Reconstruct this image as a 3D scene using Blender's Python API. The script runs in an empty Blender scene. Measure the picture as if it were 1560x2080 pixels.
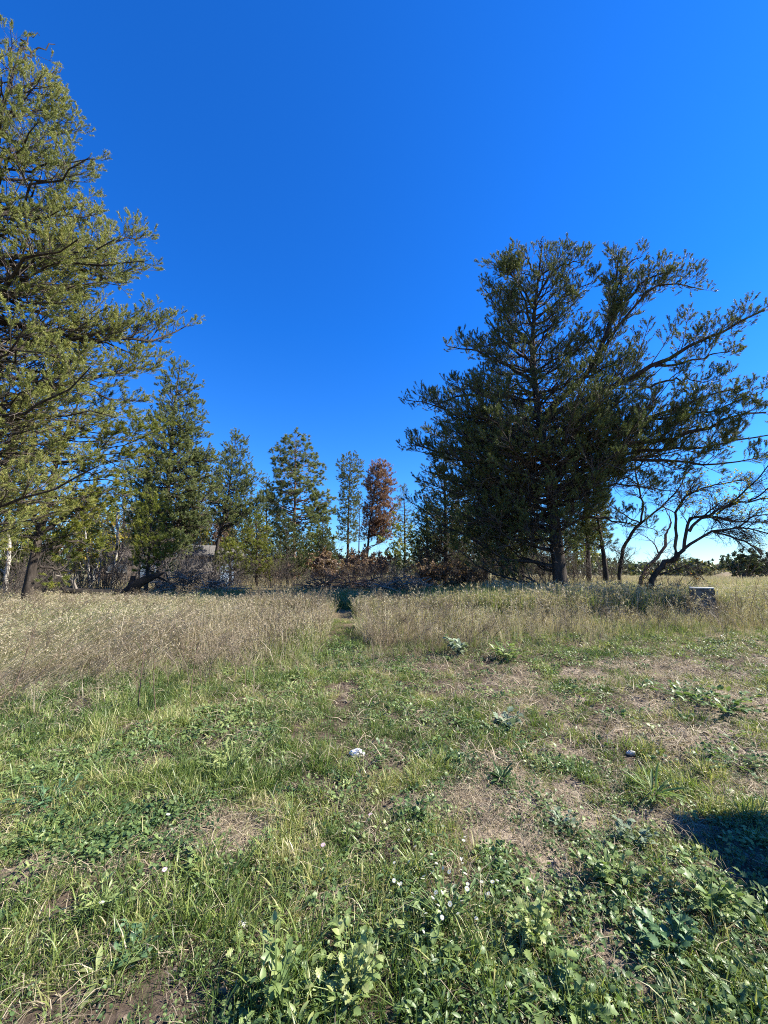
import bpy, bmesh, math
import numpy as np
from mathutils import Vector, Matrix

# ------------------------------------------------------------------ camera, light, exposure
scene = bpy.context.scene
COL = scene.collection
W0, H0, F0 = 1560.0, 2080.0, 780.0          # photograph size and focal length in its pixels
PITCH = math.radians(8.75)
CAMP = np.array([0.0, 0.0, 1.5])
SUN_AZ, SUN_EL = math.radians(89.0), math.radians(39.0)

cam_d = bpy.data.cameras.new('camera')
cam_d.sensor_fit = 'VERTICAL'
cam_d.sensor_height = 36.0
cam_d.lens = 36.0 * F0 / H0
cam_d.clip_start = 0.05
cam_d.clip_end = 3000.0
cam = bpy.data.objects.new('camera', cam_d)
cam.location = CAMP
cam.rotation_euler = (math.radians(90.0) + PITCH, 0.0, 0.0)
COL.objects.link(cam)
scene.camera = cam

world = bpy.data.worlds.new('World')
scene.world = world
world.use_nodes = True
wn = world.node_tree.nodes
wl = world.node_tree.links
wn.clear()
w_out = wn.new('ShaderNodeOutputWorld')
w_bg = wn.new('ShaderNodeBackground')
w_sky = wn.new('ShaderNodeTexSky')
w_sky.sky_type = 'NISHITA'
w_sky.sun_disc = False
w_sky.sun_elevation = SUN_EL
w_sky.sun_rotation = SUN_AZ
w_sky.air_density = 1.0
w_sky.dust_density = 0.1
w_sky.ozone_density = 3.0
w_hs = wn.new('ShaderNodeHueSaturation')
w_hs.inputs['Saturation'].default_value = 1.2
w_hs.inputs['Value'].default_value = 1.0
w_bg.inputs['Strength'].default_value = 0.063
wl.new(w_sky.outputs[0], w_hs.inputs['Color'])
w_tint = wn.new('ShaderNodeMixRGB')
w_tint.blend_type = 'MULTIPLY'
w_tint.inputs[0].default_value = 1.0
w_tc = wn.new('ShaderNodeTexCoord')
w_sep = wn.new('ShaderNodeSeparateXYZ')
w_ramp = wn.new('ShaderNodeValToRGB')
w_ramp.color_ramp.elements[0].position = 0.0
w_ramp.color_ramp.elements[0].color = (0.70, 0.90, 1.18, 1.0)
w_ramp.color_ramp.elements[1].position = 0.55
w_ramp.color_ramp.elements[1].color = (0.20, 0.86, 1.60, 1.0)
w_mid = w_ramp.color_ramp.elements.new(0.16)
w_mid.color = (0.42, 0.90, 1.45, 1.0)
wl.new(w_tc.outputs['Generated'], w_sep.inputs[0])
wl.new(w_sep.outputs['Z'], w_ramp.inputs[0])
wl.new(w_ramp.outputs[0], w_tint.inputs[2])
wl.new(w_hs.outputs[0], w_tint.inputs[1])
wl.new(w_tint.outputs[0], w_bg.inputs['Color'])
wl.new(w_bg.outputs[0], w_out.inputs['Surface'])

sun_d = bpy.data.lights.new('sun', 'SUN')
sun_d.energy = 5.0
sun_d.angle = math.radians(0.53)
sun_d.color = (1.0, 0.94, 0.81)
sun = bpy.data.objects.new('sun', sun_d)
SUNV = Vector((math.cos(SUN_EL) * math.sin(SUN_AZ), math.cos(SUN_EL) * math.cos(SUN_AZ), math.sin(SUN_EL)))
sun.rotation_euler = SUNV.to_track_quat('Z', 'Y').to_euler()
sun.location = (8, 2, 12)
COL.objects.link(sun)

scene.view_settings.view_transform = 'Standard'
scene.view_settings.look = 'None'
scene.view_settings.gamma = 1.0
scene.view_settings.exposure = 1.55
scene.view_settings.use_curve_mapping = False
scene.cycles.max_bounces = 6
scene.cycles.diffuse_bounces = 3
scene.cycles.glossy_bounces = 2
scene.cycles.transmission_bounces = 3
scene.cycles.use_denoising = False
scene.cycles.filter_width = 1.05

# ------------------------------------------------------------------ geometry of the view and the ground
cP, sP = math.cos(PITCH), math.sin(PITCH)


def px_dir(px, py):
    x = (px - W0 / 2) / F0
    y = (H0 / 2 - py) / F0
    return np.array([x, cP - y * sP, sP + y * cP])


def sstep(a, b, x):
    t = np.clip((x - a) / (b - a), 0, 1)
    return t * t * (3 - 2 * t)


def vnoise(x, y, seed=0):
    x = np.asarray(x, float); y = np.asarray(y, float)
    xi = np.floor(x).astype(np.int64); yi = np.floor(y).astype(np.int64)
    fx = x - xi; fy = y - yi
    fx = fx * fx * (3 - 2 * fx); fy = fy * fy * (3 - 2 * fy)

    def h(i, j):
        n = (i * 374761393 + j * 668265263 + seed * 982451653) & 0xFFFFFFFF
        n = ((n ^ (n >> 13)) * 1274126177) & 0xFFFFFFFF
        n = n ^ (n >> 16)
        return (n & 0xFFFF) / 65535.0
    a = h(xi, yi); b = h(xi + 1, yi); c = h(xi, yi + 1); d = h(xi + 1, yi + 1)
    return (a * (1 - fx) + b * fx) * (1 - fy) + (c * (1 - fx) + d * fx) * fy


def fbm(x, y, seed=0, oct=3):
    s = 0; amp = 1; tot = 0
    for o in range(oct):
        s = s + amp * vnoise(np.asarray(x) * 2 ** o, np.asarray(y) * 2 ** o, seed + o * 17)
        tot += amp; amp *= .5
    return s / tot


def ground_z(x, y):
    x = np.asarray(x, float); y = np.asarray(y, float)
    r = np.hypot(x, y)
    z = 0.28 * sstep(4.5, 12.0, y) + 0.42 * sstep(14.0, 21.0, y)
    near = 1 - sstep(14, 30, r)
    z = z + near * (0.10 * (fbm(x * .7, y * .7, 5) - .5) + 0.05 * (fbm(x * 3.1, y * 3.1, 9) - .5))
    z = z + (1 - near) * .5 * (fbm(x * .03, y * .03, 21) - .5) * sstep(25, 60, r)
    # a lumpy dirt mound in the field beyond the concrete post
    z = z + 0.85 * np.exp(-(((x - 41) / 2.6) ** 2 + ((y - 46) / 2.2) ** 2))
    return z


def on_ground(px, py):
    d = px_dir(px, py)
    t = 1.5 / max(1e-3, -d[2])
    for _ in range(12):
        p = CAMP + d * t
        g = float(ground_z(p[0], p[1]))
        t += (g - p[2]) / d[2]
    return CAMP + d * t


def base_at(px, rng):
    """ground point in the direction of a picture column, at a horizontal range in metres"""
    d = px_dir(px, 1165.0)
    h = d[:2] / np.linalg.norm(d[:2])
    p = h * rng
    return np.array([p[0], p[1], float(ground_z(p[0], p[1]))])


class Plane:
    """vertical plane through a base point, square to the line of sight"""
    def __init__(self, base):
        self.b = base
        self.n = base[:2] / np.linalg.norm(base[:2])
        self.d = float(np.dot(base[:2], self.n))
        self.r = np.array([self.n[1], -self.n[0], 0.0])
        self.nn = np.array([self.n[0], self.n[1], 0.0])

    def at(self, px, py, off=0.0):
        d = px_dir(px, py)
        t = (self.d + off) / float(np.dot(d[:2], self.n))
        return CAMP + d * t


# ------------------------------------------------------------------ materials
def new_mat(name):
    m = bpy.data.materials.new(name)
    m.use_nodes = True
    nt = m.node_tree
    nt.nodes.clear()
    return m, nt.nodes, nt.links


def ramp(nodes, stops, interp='LINEAR'):
    r = nodes.new('ShaderNodeValToRGB')
    e = r.color_ramp
    e.interpolation = interp
    while len(e.elements) > 1:
        e.elements.remove(e.elements[-1])
    e.elements[0].position = stops[0][0]
    e.elements[0].color = (*stops[0][1], 1)
    for p, c in stops[1:]:
        k = e.elements.new(p)
        k.color = (*c, 1)
    return r


def foliage_mat(name, stops, transl=.3, rough=.5, spec=.35, tr_gain=1.3):
    m, n, l = new_mat(name)
    out = n.new('ShaderNodeOutputMaterial')
    at = n.new('ShaderNodeAttribute'); at.attribute_name = 'tint'
    ai = n.new('ShaderNodeAttribute'); ai.attribute_name = 'itint'; ai.attribute_type = 'INSTANCER'
    ad = n.new('ShaderNodeMath'); ad.operation = 'ADD'; ad.use_clamp = True
    r = ramp(n, stops)
    l.new(at.outputs['Fac'], ad.inputs[0]); l.new(ai.outputs['Fac'], ad.inputs[1])
    l.new(ad.outputs[0], r.inputs[0])
    pb = n.new('ShaderNodeBsdfPrincipled')
    pb.inputs['Roughness'].default_value = rough
    pb.inputs['Specular IOR Level'].default_value = spec
    l.new(r.outputs[0], pb.inputs['Base Color'])
    tr = n.new('ShaderNodeBsdfTranslucent')
    mul = n.new('ShaderNodeMixRGB'); mul.blend_type = 'MULTIPLY'; mul.inputs[0].default_value = 1
    mul.inputs[2].default_value = (tr_gain, tr_gain * 1.05, tr_gain * .6, 1)
    l.new(r.outputs[0], mul.inputs[1])
    l.new(mul.outputs[0], tr.inputs['Color'])
    mx = n.new('ShaderNodeMixShader'); mx.inputs[0].default_value = transl
    l.new(pb.outputs[0], mx.inputs[1]); l.new(tr.outputs[0], mx.inputs[2])
    l.new(mx.outputs[0], out.inputs['Surface'])
    return m


def rough_mat(name, stops, scale=8.0, rough=.9, bump=.5, stretch=(1, 1, 1), detail=6, spec=.2):
    m, n, l = new_mat(name)
    out = n.new('ShaderNodeOutputMaterial')
    tc = n.new('ShaderNodeTexCoord')
    mp = n.new('ShaderNodeMapping'); mp.inputs['Scale'].default_value = stretch
    nz = n.new('ShaderNodeTexNoise'); nz.inputs['Scale'].default_value = scale
    nz.inputs['Detail'].default_value = detail; nz.inputs['Roughness'].default_value = .65
    r = ramp(n, stops)
    pb = n.new('ShaderNodeBsdfPrincipled'); pb.inputs['Roughness'].default_value = rough
    pb.inputs['Specular IOR Level'].default_value = spec
    bp = n.new('ShaderNodeBump'); bp.inputs['Strength'].default_value = bump; bp.inputs['Distance'].default_value = .03
    l.new(tc.outputs['Object'], mp.inputs[0]); l.new(mp.outputs[0], nz.inputs['Vector'])
    l.new(nz.outputs['Fac'], r.inputs[0]); l.new(r.outputs[0], pb.inputs['Base Color'])
    l.new(nz.outputs['Fac'], bp.inputs['Height']); l.new(bp.outputs[0], pb.inputs['Normal'])
    l.new(pb.outputs[0], out.inputs['Surface'])
    return m


M = {}
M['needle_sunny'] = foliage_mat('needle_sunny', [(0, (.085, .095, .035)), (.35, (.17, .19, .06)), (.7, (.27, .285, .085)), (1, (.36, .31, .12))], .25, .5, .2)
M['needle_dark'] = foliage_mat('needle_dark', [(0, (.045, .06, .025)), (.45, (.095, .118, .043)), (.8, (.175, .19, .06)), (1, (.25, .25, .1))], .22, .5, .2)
M['needle_blue'] = foliage_mat('needle_blue', [(0, (.085, .105, .05)), (.45, (.155, .185, .075)), (.8, (.22, .24, .09)), (1, (.30, .28, .11))], .22, .5, .15)
M['needle_red'] = foliage_mat('needle_red', [(0, (.15, .085, .06)), (.5, (.27, .145, .095)), (.85, (.34, .21, .14)), (1, (.2, .16, .06))], .25)
M['needle_yellow'] = foliage_mat('needle_yellow', [(0, (.07, .09, .02)), (.4, (.14, .165, .03)), (.75, (.25, .25, .05)), (1, (.34, .27, .08))], .28, .5, .2)
M['leaf_autumn'] = foliage_mat('leaf_autumn', [(0, (.10, .13, .03)), (.4, (.24, .25, .05)), (.75, (.42, .34, .06)), (1, (.40, .20, .06))], .4)
M['leaf_russet'] = foliage_mat('leaf_russet', [(0, (.14, .10, .07)), (.5, (.22, .15, .105)), (1, (.30, .19, .13))], .3)
M['grass'] = foliage_mat('grass', [(0, (.03, .06, .016)), (.3, (.085, .135, .034)), (.55, (.195, .25, .065)), (.75, (.36, .34, .14)), (1, (.46, .40, .26))], .33, .42, .45)
M['dry_grass'] = foliage_mat('dry_grass', [(0, (.13, .098, .07)), (.3, (.25, .198, .14)), (.55, (.37, .31, .22)), (.8, (.48, .415, .29)), (.9, (.26, .28, .11)), (1, (.17, .21, .07))], .3, .5, .35, 1.15)
M['straw'] = foliage_mat('straw', [(0, (.10, .075, .05)), (.4, (.26, .205, .14)), (1, (.50, .42, .29))], .15, .6, .3)
M['weed_leaf'] = foliage_mat('weed_leaf', [(0, (.035, .07, .025)), (.4, (.09, .15, .05)), (.75, (.18, .245, .08)), (1, (.32, .35, .14))], .3, .45, .4)
M['grey_leaf'] = foliage_mat('grey_leaf', [(0, (.10, .14, .085)), (.5, (.17, .22, .14)), (1, (.26, .30, .21))], .2, .6, .25)
M['blue_leaf'] = foliage_mat('blue_leaf', [(0, (.035, .08, .035)), (.5, (.07, .14, .06)), (1, (.15, .23, .11))], .25, .45, .35)
M['petal'] = foliage_mat('petal', [(0, (.58, .60, .55)), (1, (.68, .68, .64))], .35, .7, .1, 1.0)
M['petal_pink'] = foliage_mat('petal_pink', [(0, (.62, .42, .55)), (1, (.75, .6, .7))], .3, .6, .2, 1.0)
M['flower_eye'] = foliage_mat('flower_eye', [(0, (.45, .32, .05)), (1, (.6, .45, .1))], .1, .7, .2)
M['bark'] = rough_mat('bark', [(.25, (.014, .011, .009)), (.5, (.04, .032, .027)), (.75, (.10, .082, .07))], 9, .95, 1.0, (1, 1, .3))
M['bark_red'] = rough_mat('bark_red', [(.25, (.08, .05, .04)), (.55, (.2, .13, .095)), (.8, (.34, .25, .19))], 9, .95, .8, (1, 1, .3))
M['bark_grey'] = rough_mat('bark_grey', [(.25, (.07, .06, .052)), (.5, (.17, .15, .13)), (.8, (.33, .30, .27))], 12, .95, .6, (1, 1, .4))
M['twig'] = rough_mat('twig', [(.3, (.05, .04, .034)), (.7, (.16, .132, .112))], 6, .9, .2)
M['dead_wood'] = rough_mat('dead_wood', [(.25, (.12, .10, .085)), (.55, (.23, .20, .175)), (.8, (.36, .325, .29))], 7, .85, .4, (1, 1, .4))
M['brown_stem'] = rough_mat('brown_stem', [(.3, (.07, .045, .035)), (.7, (.19, .13, .095))], 9, .9, .2)
M['birch_bark'] = rough_mat('birch_bark', [(.38, (.09, .08, .07)), (.5, (.42, .39, .35)), (.8, (.66, .63, .58))], 9, .8, .3, (.6, .6, 2.6))
M['char'] = rough_mat('char', [(.3, (.008, .007, .006)), (.62, (.028, .023, .02)), (.8, (.09, .07, .06))], 9, .9, 1.0, (1, 1, 1))
M['concrete'] = rough_mat('concrete', [(.3, (.045, .039, .031)), (.5, (.11, .096, .077)), (.62, (.20, .18, .145)), (.75, (.36, .33, .27))], 13, .95, .7)
M['concrete_top'] = rough_mat('concrete_top', [(.3, (.34, .34, .30)), (.6, (.55, .54, .49)), (.8, (.66, .66, .58))], 14, .9, .5)
M['shed_board'] = rough_mat('shed_board', [(.3, (.14, .125, .115)), (.6, (.26, .24, .225)), (.8, (.36, .34, .32))], 5, .9, .3, (3, 3, .3))
M['shed_roof'] = rough_mat('shed_roof', [(.3, (.08, .075, .07)), (.7, (.15, .14, .13))], 6, .98, .3)
M['cabin_wall'] = rough_mat('cabin_wall', [(.3, (.15, .115, .095)), (.7, (.25, .2, .17))], 4, .9, .3, (.4, .4, 4))
M['cabin_roof'] = rough_mat('cabin_roof', [(.3, (.10, .08, .07)), (.7, (.19, .155, .14))], 6, .9, .3)
M['trim_white'] = rough_mat('trim_white', [(.3, (.66, .66, .64)), (.7, (.78, .78, .76))], 4, .7, .1)
M['paint_blue'] = rough_mat('paint_blue', [(.3, (.24, .34, .5)), (.7, (.36, .46, .6))], 5, .6, .1)
M['white_plastic'] = rough_mat('white_plastic', [(.3, (.62, .64, .66)), (.7, (.8, .81, .82))], 20, .5, .4)
M['stone'] = rough_mat('stone', [(.3, (.42, .40, .37)), (.7, (.62, .60, .56))], 20, .85, .4)
M['cabinet_green'] = rough_mat('cabinet_green', [(.3, (.05, .09, .06)), (.7, (.07, .12, .08))], 6, .5, .1)
M['far_leaf'] = foliage_mat('far_leaf', [(0, (.05, .07, .035)), (.5, (.10, .12, .05)), (.8, (.18, .16, .08)), (1, (.24, .17, .10))], .2)

g_glass, n_, l_ = new_mat('window_glass')
o_ = n_.new('ShaderNodeOutputMaterial'); p_ = n_.new('ShaderNodeBsdfPrincipled')
p_.inputs['Base Color'].default_value = (.10, .14, .2, 1); p_.inputs['Roughness'].default_value = .08
p_.inputs['Specular IOR Level'].default_value = .8
l_.new(p_.outputs[0], o_.inputs['Surface'])
M['glass'] = g_glass


# ------------------------------------------------------------------ mesh helpers
class Geo:
    def __init__(self):
        self.V, self.F, self.T, self.n = [], [], [], 0

    def add(self, v, f, t=None):
        v = np.asarray(v, np.float32).reshape(-1, 3)
        f = np.asarray(f, np.int64).reshape(-1, 3)
        self.V.append(v); self.F.append(f + self.n); self.n += len(v)
        if t is None:
            t = np.zeros(len(f))
        self.T.append(np.broadcast_to(np.asarray(t, np.float32), (len(f),)))

    def mesh(self, name, mat, smooth=False):
        v = np.concatenate(self.V); f = np.concatenate(self.F).astype(np.int32); t = np.concatenate(self.T).astype(np.float32)
        me = bpy.data.meshes.new(name)
        me.vertices.add(len(v)); me.vertices.foreach_set('co', v.ravel())
        me.loops.add(f.size); me.loops.foreach_set('vertex_index', f.ravel())
        me.polygons.add(len(f)); me.polygons.foreach_set('loop_start', np.arange(0, f.size, 3, dtype=np.int32))
        if smooth:
            me.polygons.foreach_set('use_smooth', np.ones(len(f), bool))
        a = me.attributes.new('tint', 'FLOAT', 'FACE')
        a.data.foreach_set('value', t)
        me.update(calc_edges=True)
        me.materials.append(mat)
        return me

    def build(self, name, mat, parent=None, smooth=False, **props):
        return link(name, self.mesh(name, mat, smooth), parent, **props)


def link(name, me, parent=None, loc=None, **props):
    o = bpy.data.objects.new(name, me)
    COL.objects.link(o)
    if parent is not None:
        o.parent = parent
        if me is not None and loc is None:
            o.matrix_parent_inverse = Matrix.Translation(-Vector(parent['org']))
    if loc is not None:
        o.location = loc
    for k, v in props.items():
        if v is not None:
            o[k] = v
    return o


def thing(name, label, category, loc, group=None):
    o = bpy.data.objects.new(name, None)
    o.empty_display_size = .2
    o.location = [float(c) for c in loc]
    COL.objects.link(o)
    o['label'] = label; o['category'] = category
    o['org'] = [float(c) for c in loc]
    if group:
        o['group'] = group
    return o


def norm(a):
    return a / np.maximum(np.linalg.norm(a, axis=-1, keepdims=True), 1e-9)


def tubes(P, R, n=5, geo=None, tint=0.0):
    """P (m,k,3) polylines, R (m,k) radii -> triangles added to geo"""
    P = np.asarray(P, float); R = np.asarray(R, float)
    m, k, _ = P.shape
    T = np.empty_like(P)
    T[:, 1:-1] = P[:, 2:] - P[:, :-2]; T[:, 0] = P[:, 1] - P[:, 0]; T[:, -1] = P[:, -1] - P[:, -2]
    T = norm(T)
    chord = norm(P[:, -1] - P[:, 0])
    ref = np.where(np.abs(chord[:, 2:3]) > .8, np.array([[1., 0, 0]]), np.array([[0, 0, 1.]]))[:, None, :]
    U = norm(np.cross(T, ref)); V = np.cross(T, U)
    a = np.arange(n) * 2 * np.pi / n
    ring = P[:, :, None, :] + R[:, :, None, None] * (np.cos(a)[None, None, :, None] * U[:, :, None, :] + np.sin(a)[None, None, :, None] * V[:, :, None, :])
    verts = ring.reshape(-1, 3)
    i = np.arange(m)[:, None, None] * (k * n); j = np.arange(k - 1)[None, :, None] * n; q = np.arange(n)[None, None, :]
    q2 = (q + 1) % n
    A = i + j + q; B = i + j + q2; C = i + j + n + q2; D = i + j + n + q
    f = np.concatenate([np.stack([A, B, C], -1).reshape(-1, 3), np.stack([A, C, D], -1).reshape(-1, 3)])
    geo.add(verts, f, tint)


def resample(pts, k, smooth=True):
    pts = np.asarray(pts, float)
    d = np.r_[0, np.cumsum(np.linalg.norm(np.diff(pts, axis=0), axis=1))]
    s = np.linspace(0, d[-1], k)
    if smooth and len(pts) > 2:
        # Catmull-Rom over the chord parameter
        out = []
        ext = np.vstack([2 * pts[0] - pts[1], pts, 2 * pts[-1] - pts[-2]])
        for x in s:
            i = int(np.clip(np.searchsorted(d, x, 'right') - 1, 0, len(pts) - 2))
            t = (x - d[i]) / max(d[i + 1] - d[i], 1e-6)
            p0, p1, p2, p3 = ext[i], ext[i + 1], ext[i + 2], ext[i + 3]
            out.append(.5 * ((2 * p1) + (p2 - p0) * t + (2 * p0 - 5 * p1 + 4 * p2 - p3) * t * t + (3 * p1 - p0 - 3 * p2 + p3) * t ** 3))
        return np.array(out)
    return np.stack([np.interp(s, d, pts[:, c]) for c in range(3)], 1)


def sample_poly(P, idx, t):
    k = P.shape[1]
    x = np.clip(t, 0, .9999) * (k - 1)
    i = x.astype(int); f = (x - i)[:, None]
    a = P[idx, i]; b = P[idx, i + 1]
    return a * (1 - f) + b * f, norm(b - a)


def polylen(P):
    return np.linalg.norm(np.diff(P, axis=1), axis=2).sum(1)


def grow(P, R, rng, spacing, tmin, tmax, len_k, len_min, len_max, ang=(35, 65), flat=.5, up=.15, curve=.12, k=4, wob=.05, rad_k=.55, rmin=.002, taper_pow=1.0):
    """side shoots from polylines P; returns child polylines, radii and (t along parent)"""
    L = polylen(P)
    cnt = np.maximum(0, np.round(L * (tmax - tmin) / spacing + rng.random(len(L)) - .5)).astype(int)
    idx = np.repeat(np.arange(len(L)), cnt)
    n = len(idx)
    if n == 0:
        return np.zeros((0, k, 3)), np.zeros((0, k)), np.zeros(0), idx
    t = tmin + (tmax - tmin) * rng.random(n)
    p, T = sample_poly(P, idx, t)
    upv = np.array([0, 0, 1.0])
    side = np.cross(T, upv); bad = np.linalg.norm(side, axis=1) < .15
    side[bad] = rng.normal(size=(bad.sum(), 3)); side = norm(side - (side * T).sum(1, keepdims=True) * T)
    u2 = np.cross(side, T)
    sgn = np.where(rng.random(n) < .5, 1., -1.)
    phi = rng.normal(0, flat * 1.2, n)
    a = np.radians(rng.uniform(ang[0], ang[1], n))[:, None]
    d = np.cos(a) * T + np.sin(a) * (np.cos(phi)[:, None] * side * sgn[:, None] + np.sin(phi)[:, None] * u2)
    d[:, 2] += up
    d = norm(d)
    ln = np.clip(len_k * L[idx] * (1.05 - t) * rng.uniform(.55, 1.3, n) + len_min, len_min * .6, len_max * rng.uniform(.7, 1.0, n))
    s = np.linspace(0, 1, k)
    C = p[:, None, :] + d[:, None, :] * (ln[:, None] * s)[:, :, None]
    C[:, :, 2] += (curve * ln)[:, None] * s ** 2
    C[:, 1:] += rng.normal(0, 1, (n, k - 1, 3)) * (wob * ln)[:, None, None] * s[None, 1:, None]
    kk = R.shape[1]
    x = np.clip(t * (kk - 1), 0, kk - 1.001); i = x.astype(int)
    pr = R[idx, i]
    r0 = np.minimum(pr * rad_k, .004 + ln * .016)
    RR = np.maximum(r0[:, None] * (1 - .75 * s ** taper_pow), rmin)
    return C, RR, t, idx


def needles(geo, S, A, L, rng, nn=16, nlen=.05, nwid=.012, tint=None, spread=1.0, tj=.12):
    m = len(S)
    if m == 0:
        return
    s = rng.random((m, nn))
    A = norm(A)
    r = rng.normal(size=(m, nn, 3))
    r = norm(r - (r * A[:, None]).sum(-1, keepdims=True) * A[:, None])
    b = S[:, None] + A[:, None] * (L[:, None] * s)[..., None]
    d = norm(A[:, None] * (.45 + .5 * s)[..., None] + r * spread)
    ln = nlen * rng.uniform(.7, 1.25, (m, nn))
    tip = b + d * ln[..., None]
    sd = norm(np.cross(d, rng.normal(size=(m, nn, 3)))) * (nwid * .5)
    v = np.stack([b - sd, b + sd, tip], 2).reshape(-1, 3)
    f = np.arange(m * nn * 3).reshape(-1, 3)
    if tint is None:
        tint = np.full(m, .4)
    tt = np.clip(np.repeat(tint, nn) + rng.normal(0, tj, m * nn), -.4, 1)
    geo.add(v, f, tt)


def on_points(name, variants, pos, rot, scale, itint, vidx, parent=None, **props):
    """one object of kind stuff: geometry nodes set the variant meshes on its points"""
    n = len(pos)
    me = bpy.data.meshes.new(name)
    me.vertices.add(n)
    me.vertices.foreach_set('co', np.asarray(pos, np.float32).ravel())
    at = me.attributes.new('irot', 'FLOAT_VECTOR', 'POINT'); at.data.foreach_set('vector', np.asarray(rot, np.float32).ravel())
    at = me.attributes.new('iscale', 'FLOAT', 'POINT'); at.data.foreach_set('value', np.asarray(scale, np.float32))
    at = me.attributes.new('itint', 'FLOAT', 'POINT'); at.data.foreach_set('value', np.asarray(itint, np.float32))
    at = me.attributes.new('ivar', 'INT', 'POINT'); at.data.foreach_set('value', np.asarray(vidx, np.int32))
    ng = bpy.data.node_groups.new(name, 'GeometryNodeTree')
    ng.interface.new_socket('Geometry', in_out='INPUT', socket_type='NodeSocketGeometry')
    ng.interface.new_socket('Geometry', in_out='OUTPUT', socket_type='NodeSocketGeometry')
    N = ng.nodes; Lk = ng.links
    gi = N.new('NodeGroupInput'); go = N.new('NodeGroupOutput')
    ci = N.new('GeometryNodeGeometryToInstance')
    for vm in reversed(variants):
        oi = N.new('GeometryNodeObjectInfo')
        oi.inputs['Object'].default_value = SRC.setdefault(vm.name, None) or SRC.update({vm.name: bpy.data.objects.new(vm.name, vm)}) or SRC[vm.name]
        Lk.new(oi.outputs['Geometry'], ci.inputs[0])
    ip = N.new('GeometryNodeInstanceOnPoints'); ip.inputs['Pick Instance'].default_value = True

    def nat(nm, ty):
        q = N.new('GeometryNodeInputNamedAttribute'); q.data_type = ty; q.inputs['Name'].default_value = nm
        return q.outputs['Attribute']
    er = N.new('FunctionNodeEulerToRotation')
    Lk.new(nat('irot', 'FLOAT_VECTOR'), er.inputs[0])
    Lk.new(gi.outputs[0], ip.inputs['Points']); Lk.new(ci.outputs[0], ip.inputs['Instance'])
    Lk.new(nat('ivar', 'INT'), ip.inputs['Instance Index']); Lk.new(er.outputs[0], ip.inputs['Rotation'])
    Lk.new(nat('iscale', 'FLOAT'), ip.inputs['Scale'])
    Lk.new(ip.outputs[0], go.inputs[0])
    o = link(name, me, parent, kind='stuff', **props)
    md = o.modifiers.new('scatter', 'NODES'); md.node_group = ng
    return o


SRC = {}


def scatter(name, label, variants, x, y, yaw, scale, itint, vidx, tilt=.06, z=0.0, rng=None):
    n = len(x)
    return on_points(name, variants, np.stack([x, y, ground_z(x, y) + z], 1), np.stack([rng.normal(0, tilt, n), rng.normal(0, tilt, n), yaw], 1), scale, itint, vidx, None, label=label)


SHOOTS = {}


def shoot_meshes(mat, nn, nlen, nwid, shoot, spread):
    key = (mat, nn, nlen, nwid, shoot, spread)
    if key not in SHOOTS:
        out_ = []
        for i in range(5):
            r = np.random.default_rng(2000 + i)
            ge = Geo()
            # a slightly curved twig tip carrying needles all round
            bend = r.normal(0, .12, 2)
            s = np.sqrt(r.random(nn)) * .95 + .05
            P = np.stack([bend[0] * s ** 2 * shoot, bend[1] * s ** 2 * shoot, (s - .25) * shoot], 1)
            needles(ge, P, np.tile([bend[0] * .8, bend[1] * .8, 1.0], (nn, 1)), np.full(nn, .004), r, 1, nlen, nwid, np.clip(.10 * (s - .5) + r.normal(0, .05, nn), -.3, .3), spread)
            out_.append(ge.mesh('needle_shoot', M[mat]))
        SHOOTS[key] = out_
    return SHOOTS[key]


# ------------------------------------------------------------------ pines
def prof(pl, base_line, pts, sgn):
    """(z, r) from outline pixels: distance from the trunk line in the tree's plane"""
    zs, rs = [], []
    for px, py in pts:
        q = pl.at(px, py)
        a = float(np.dot(q - pl.b, pl.r))
        c = float(np.interp(q[2], base_line[:, 2], (base_line - pl.b) @ pl.r))
        zs.append(q[2]); rs.append(max(.12, sgn * (a - c)))
    o = np.argsort(zs)
    return np.array(zs)[o], np.array(rs)[o]


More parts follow.
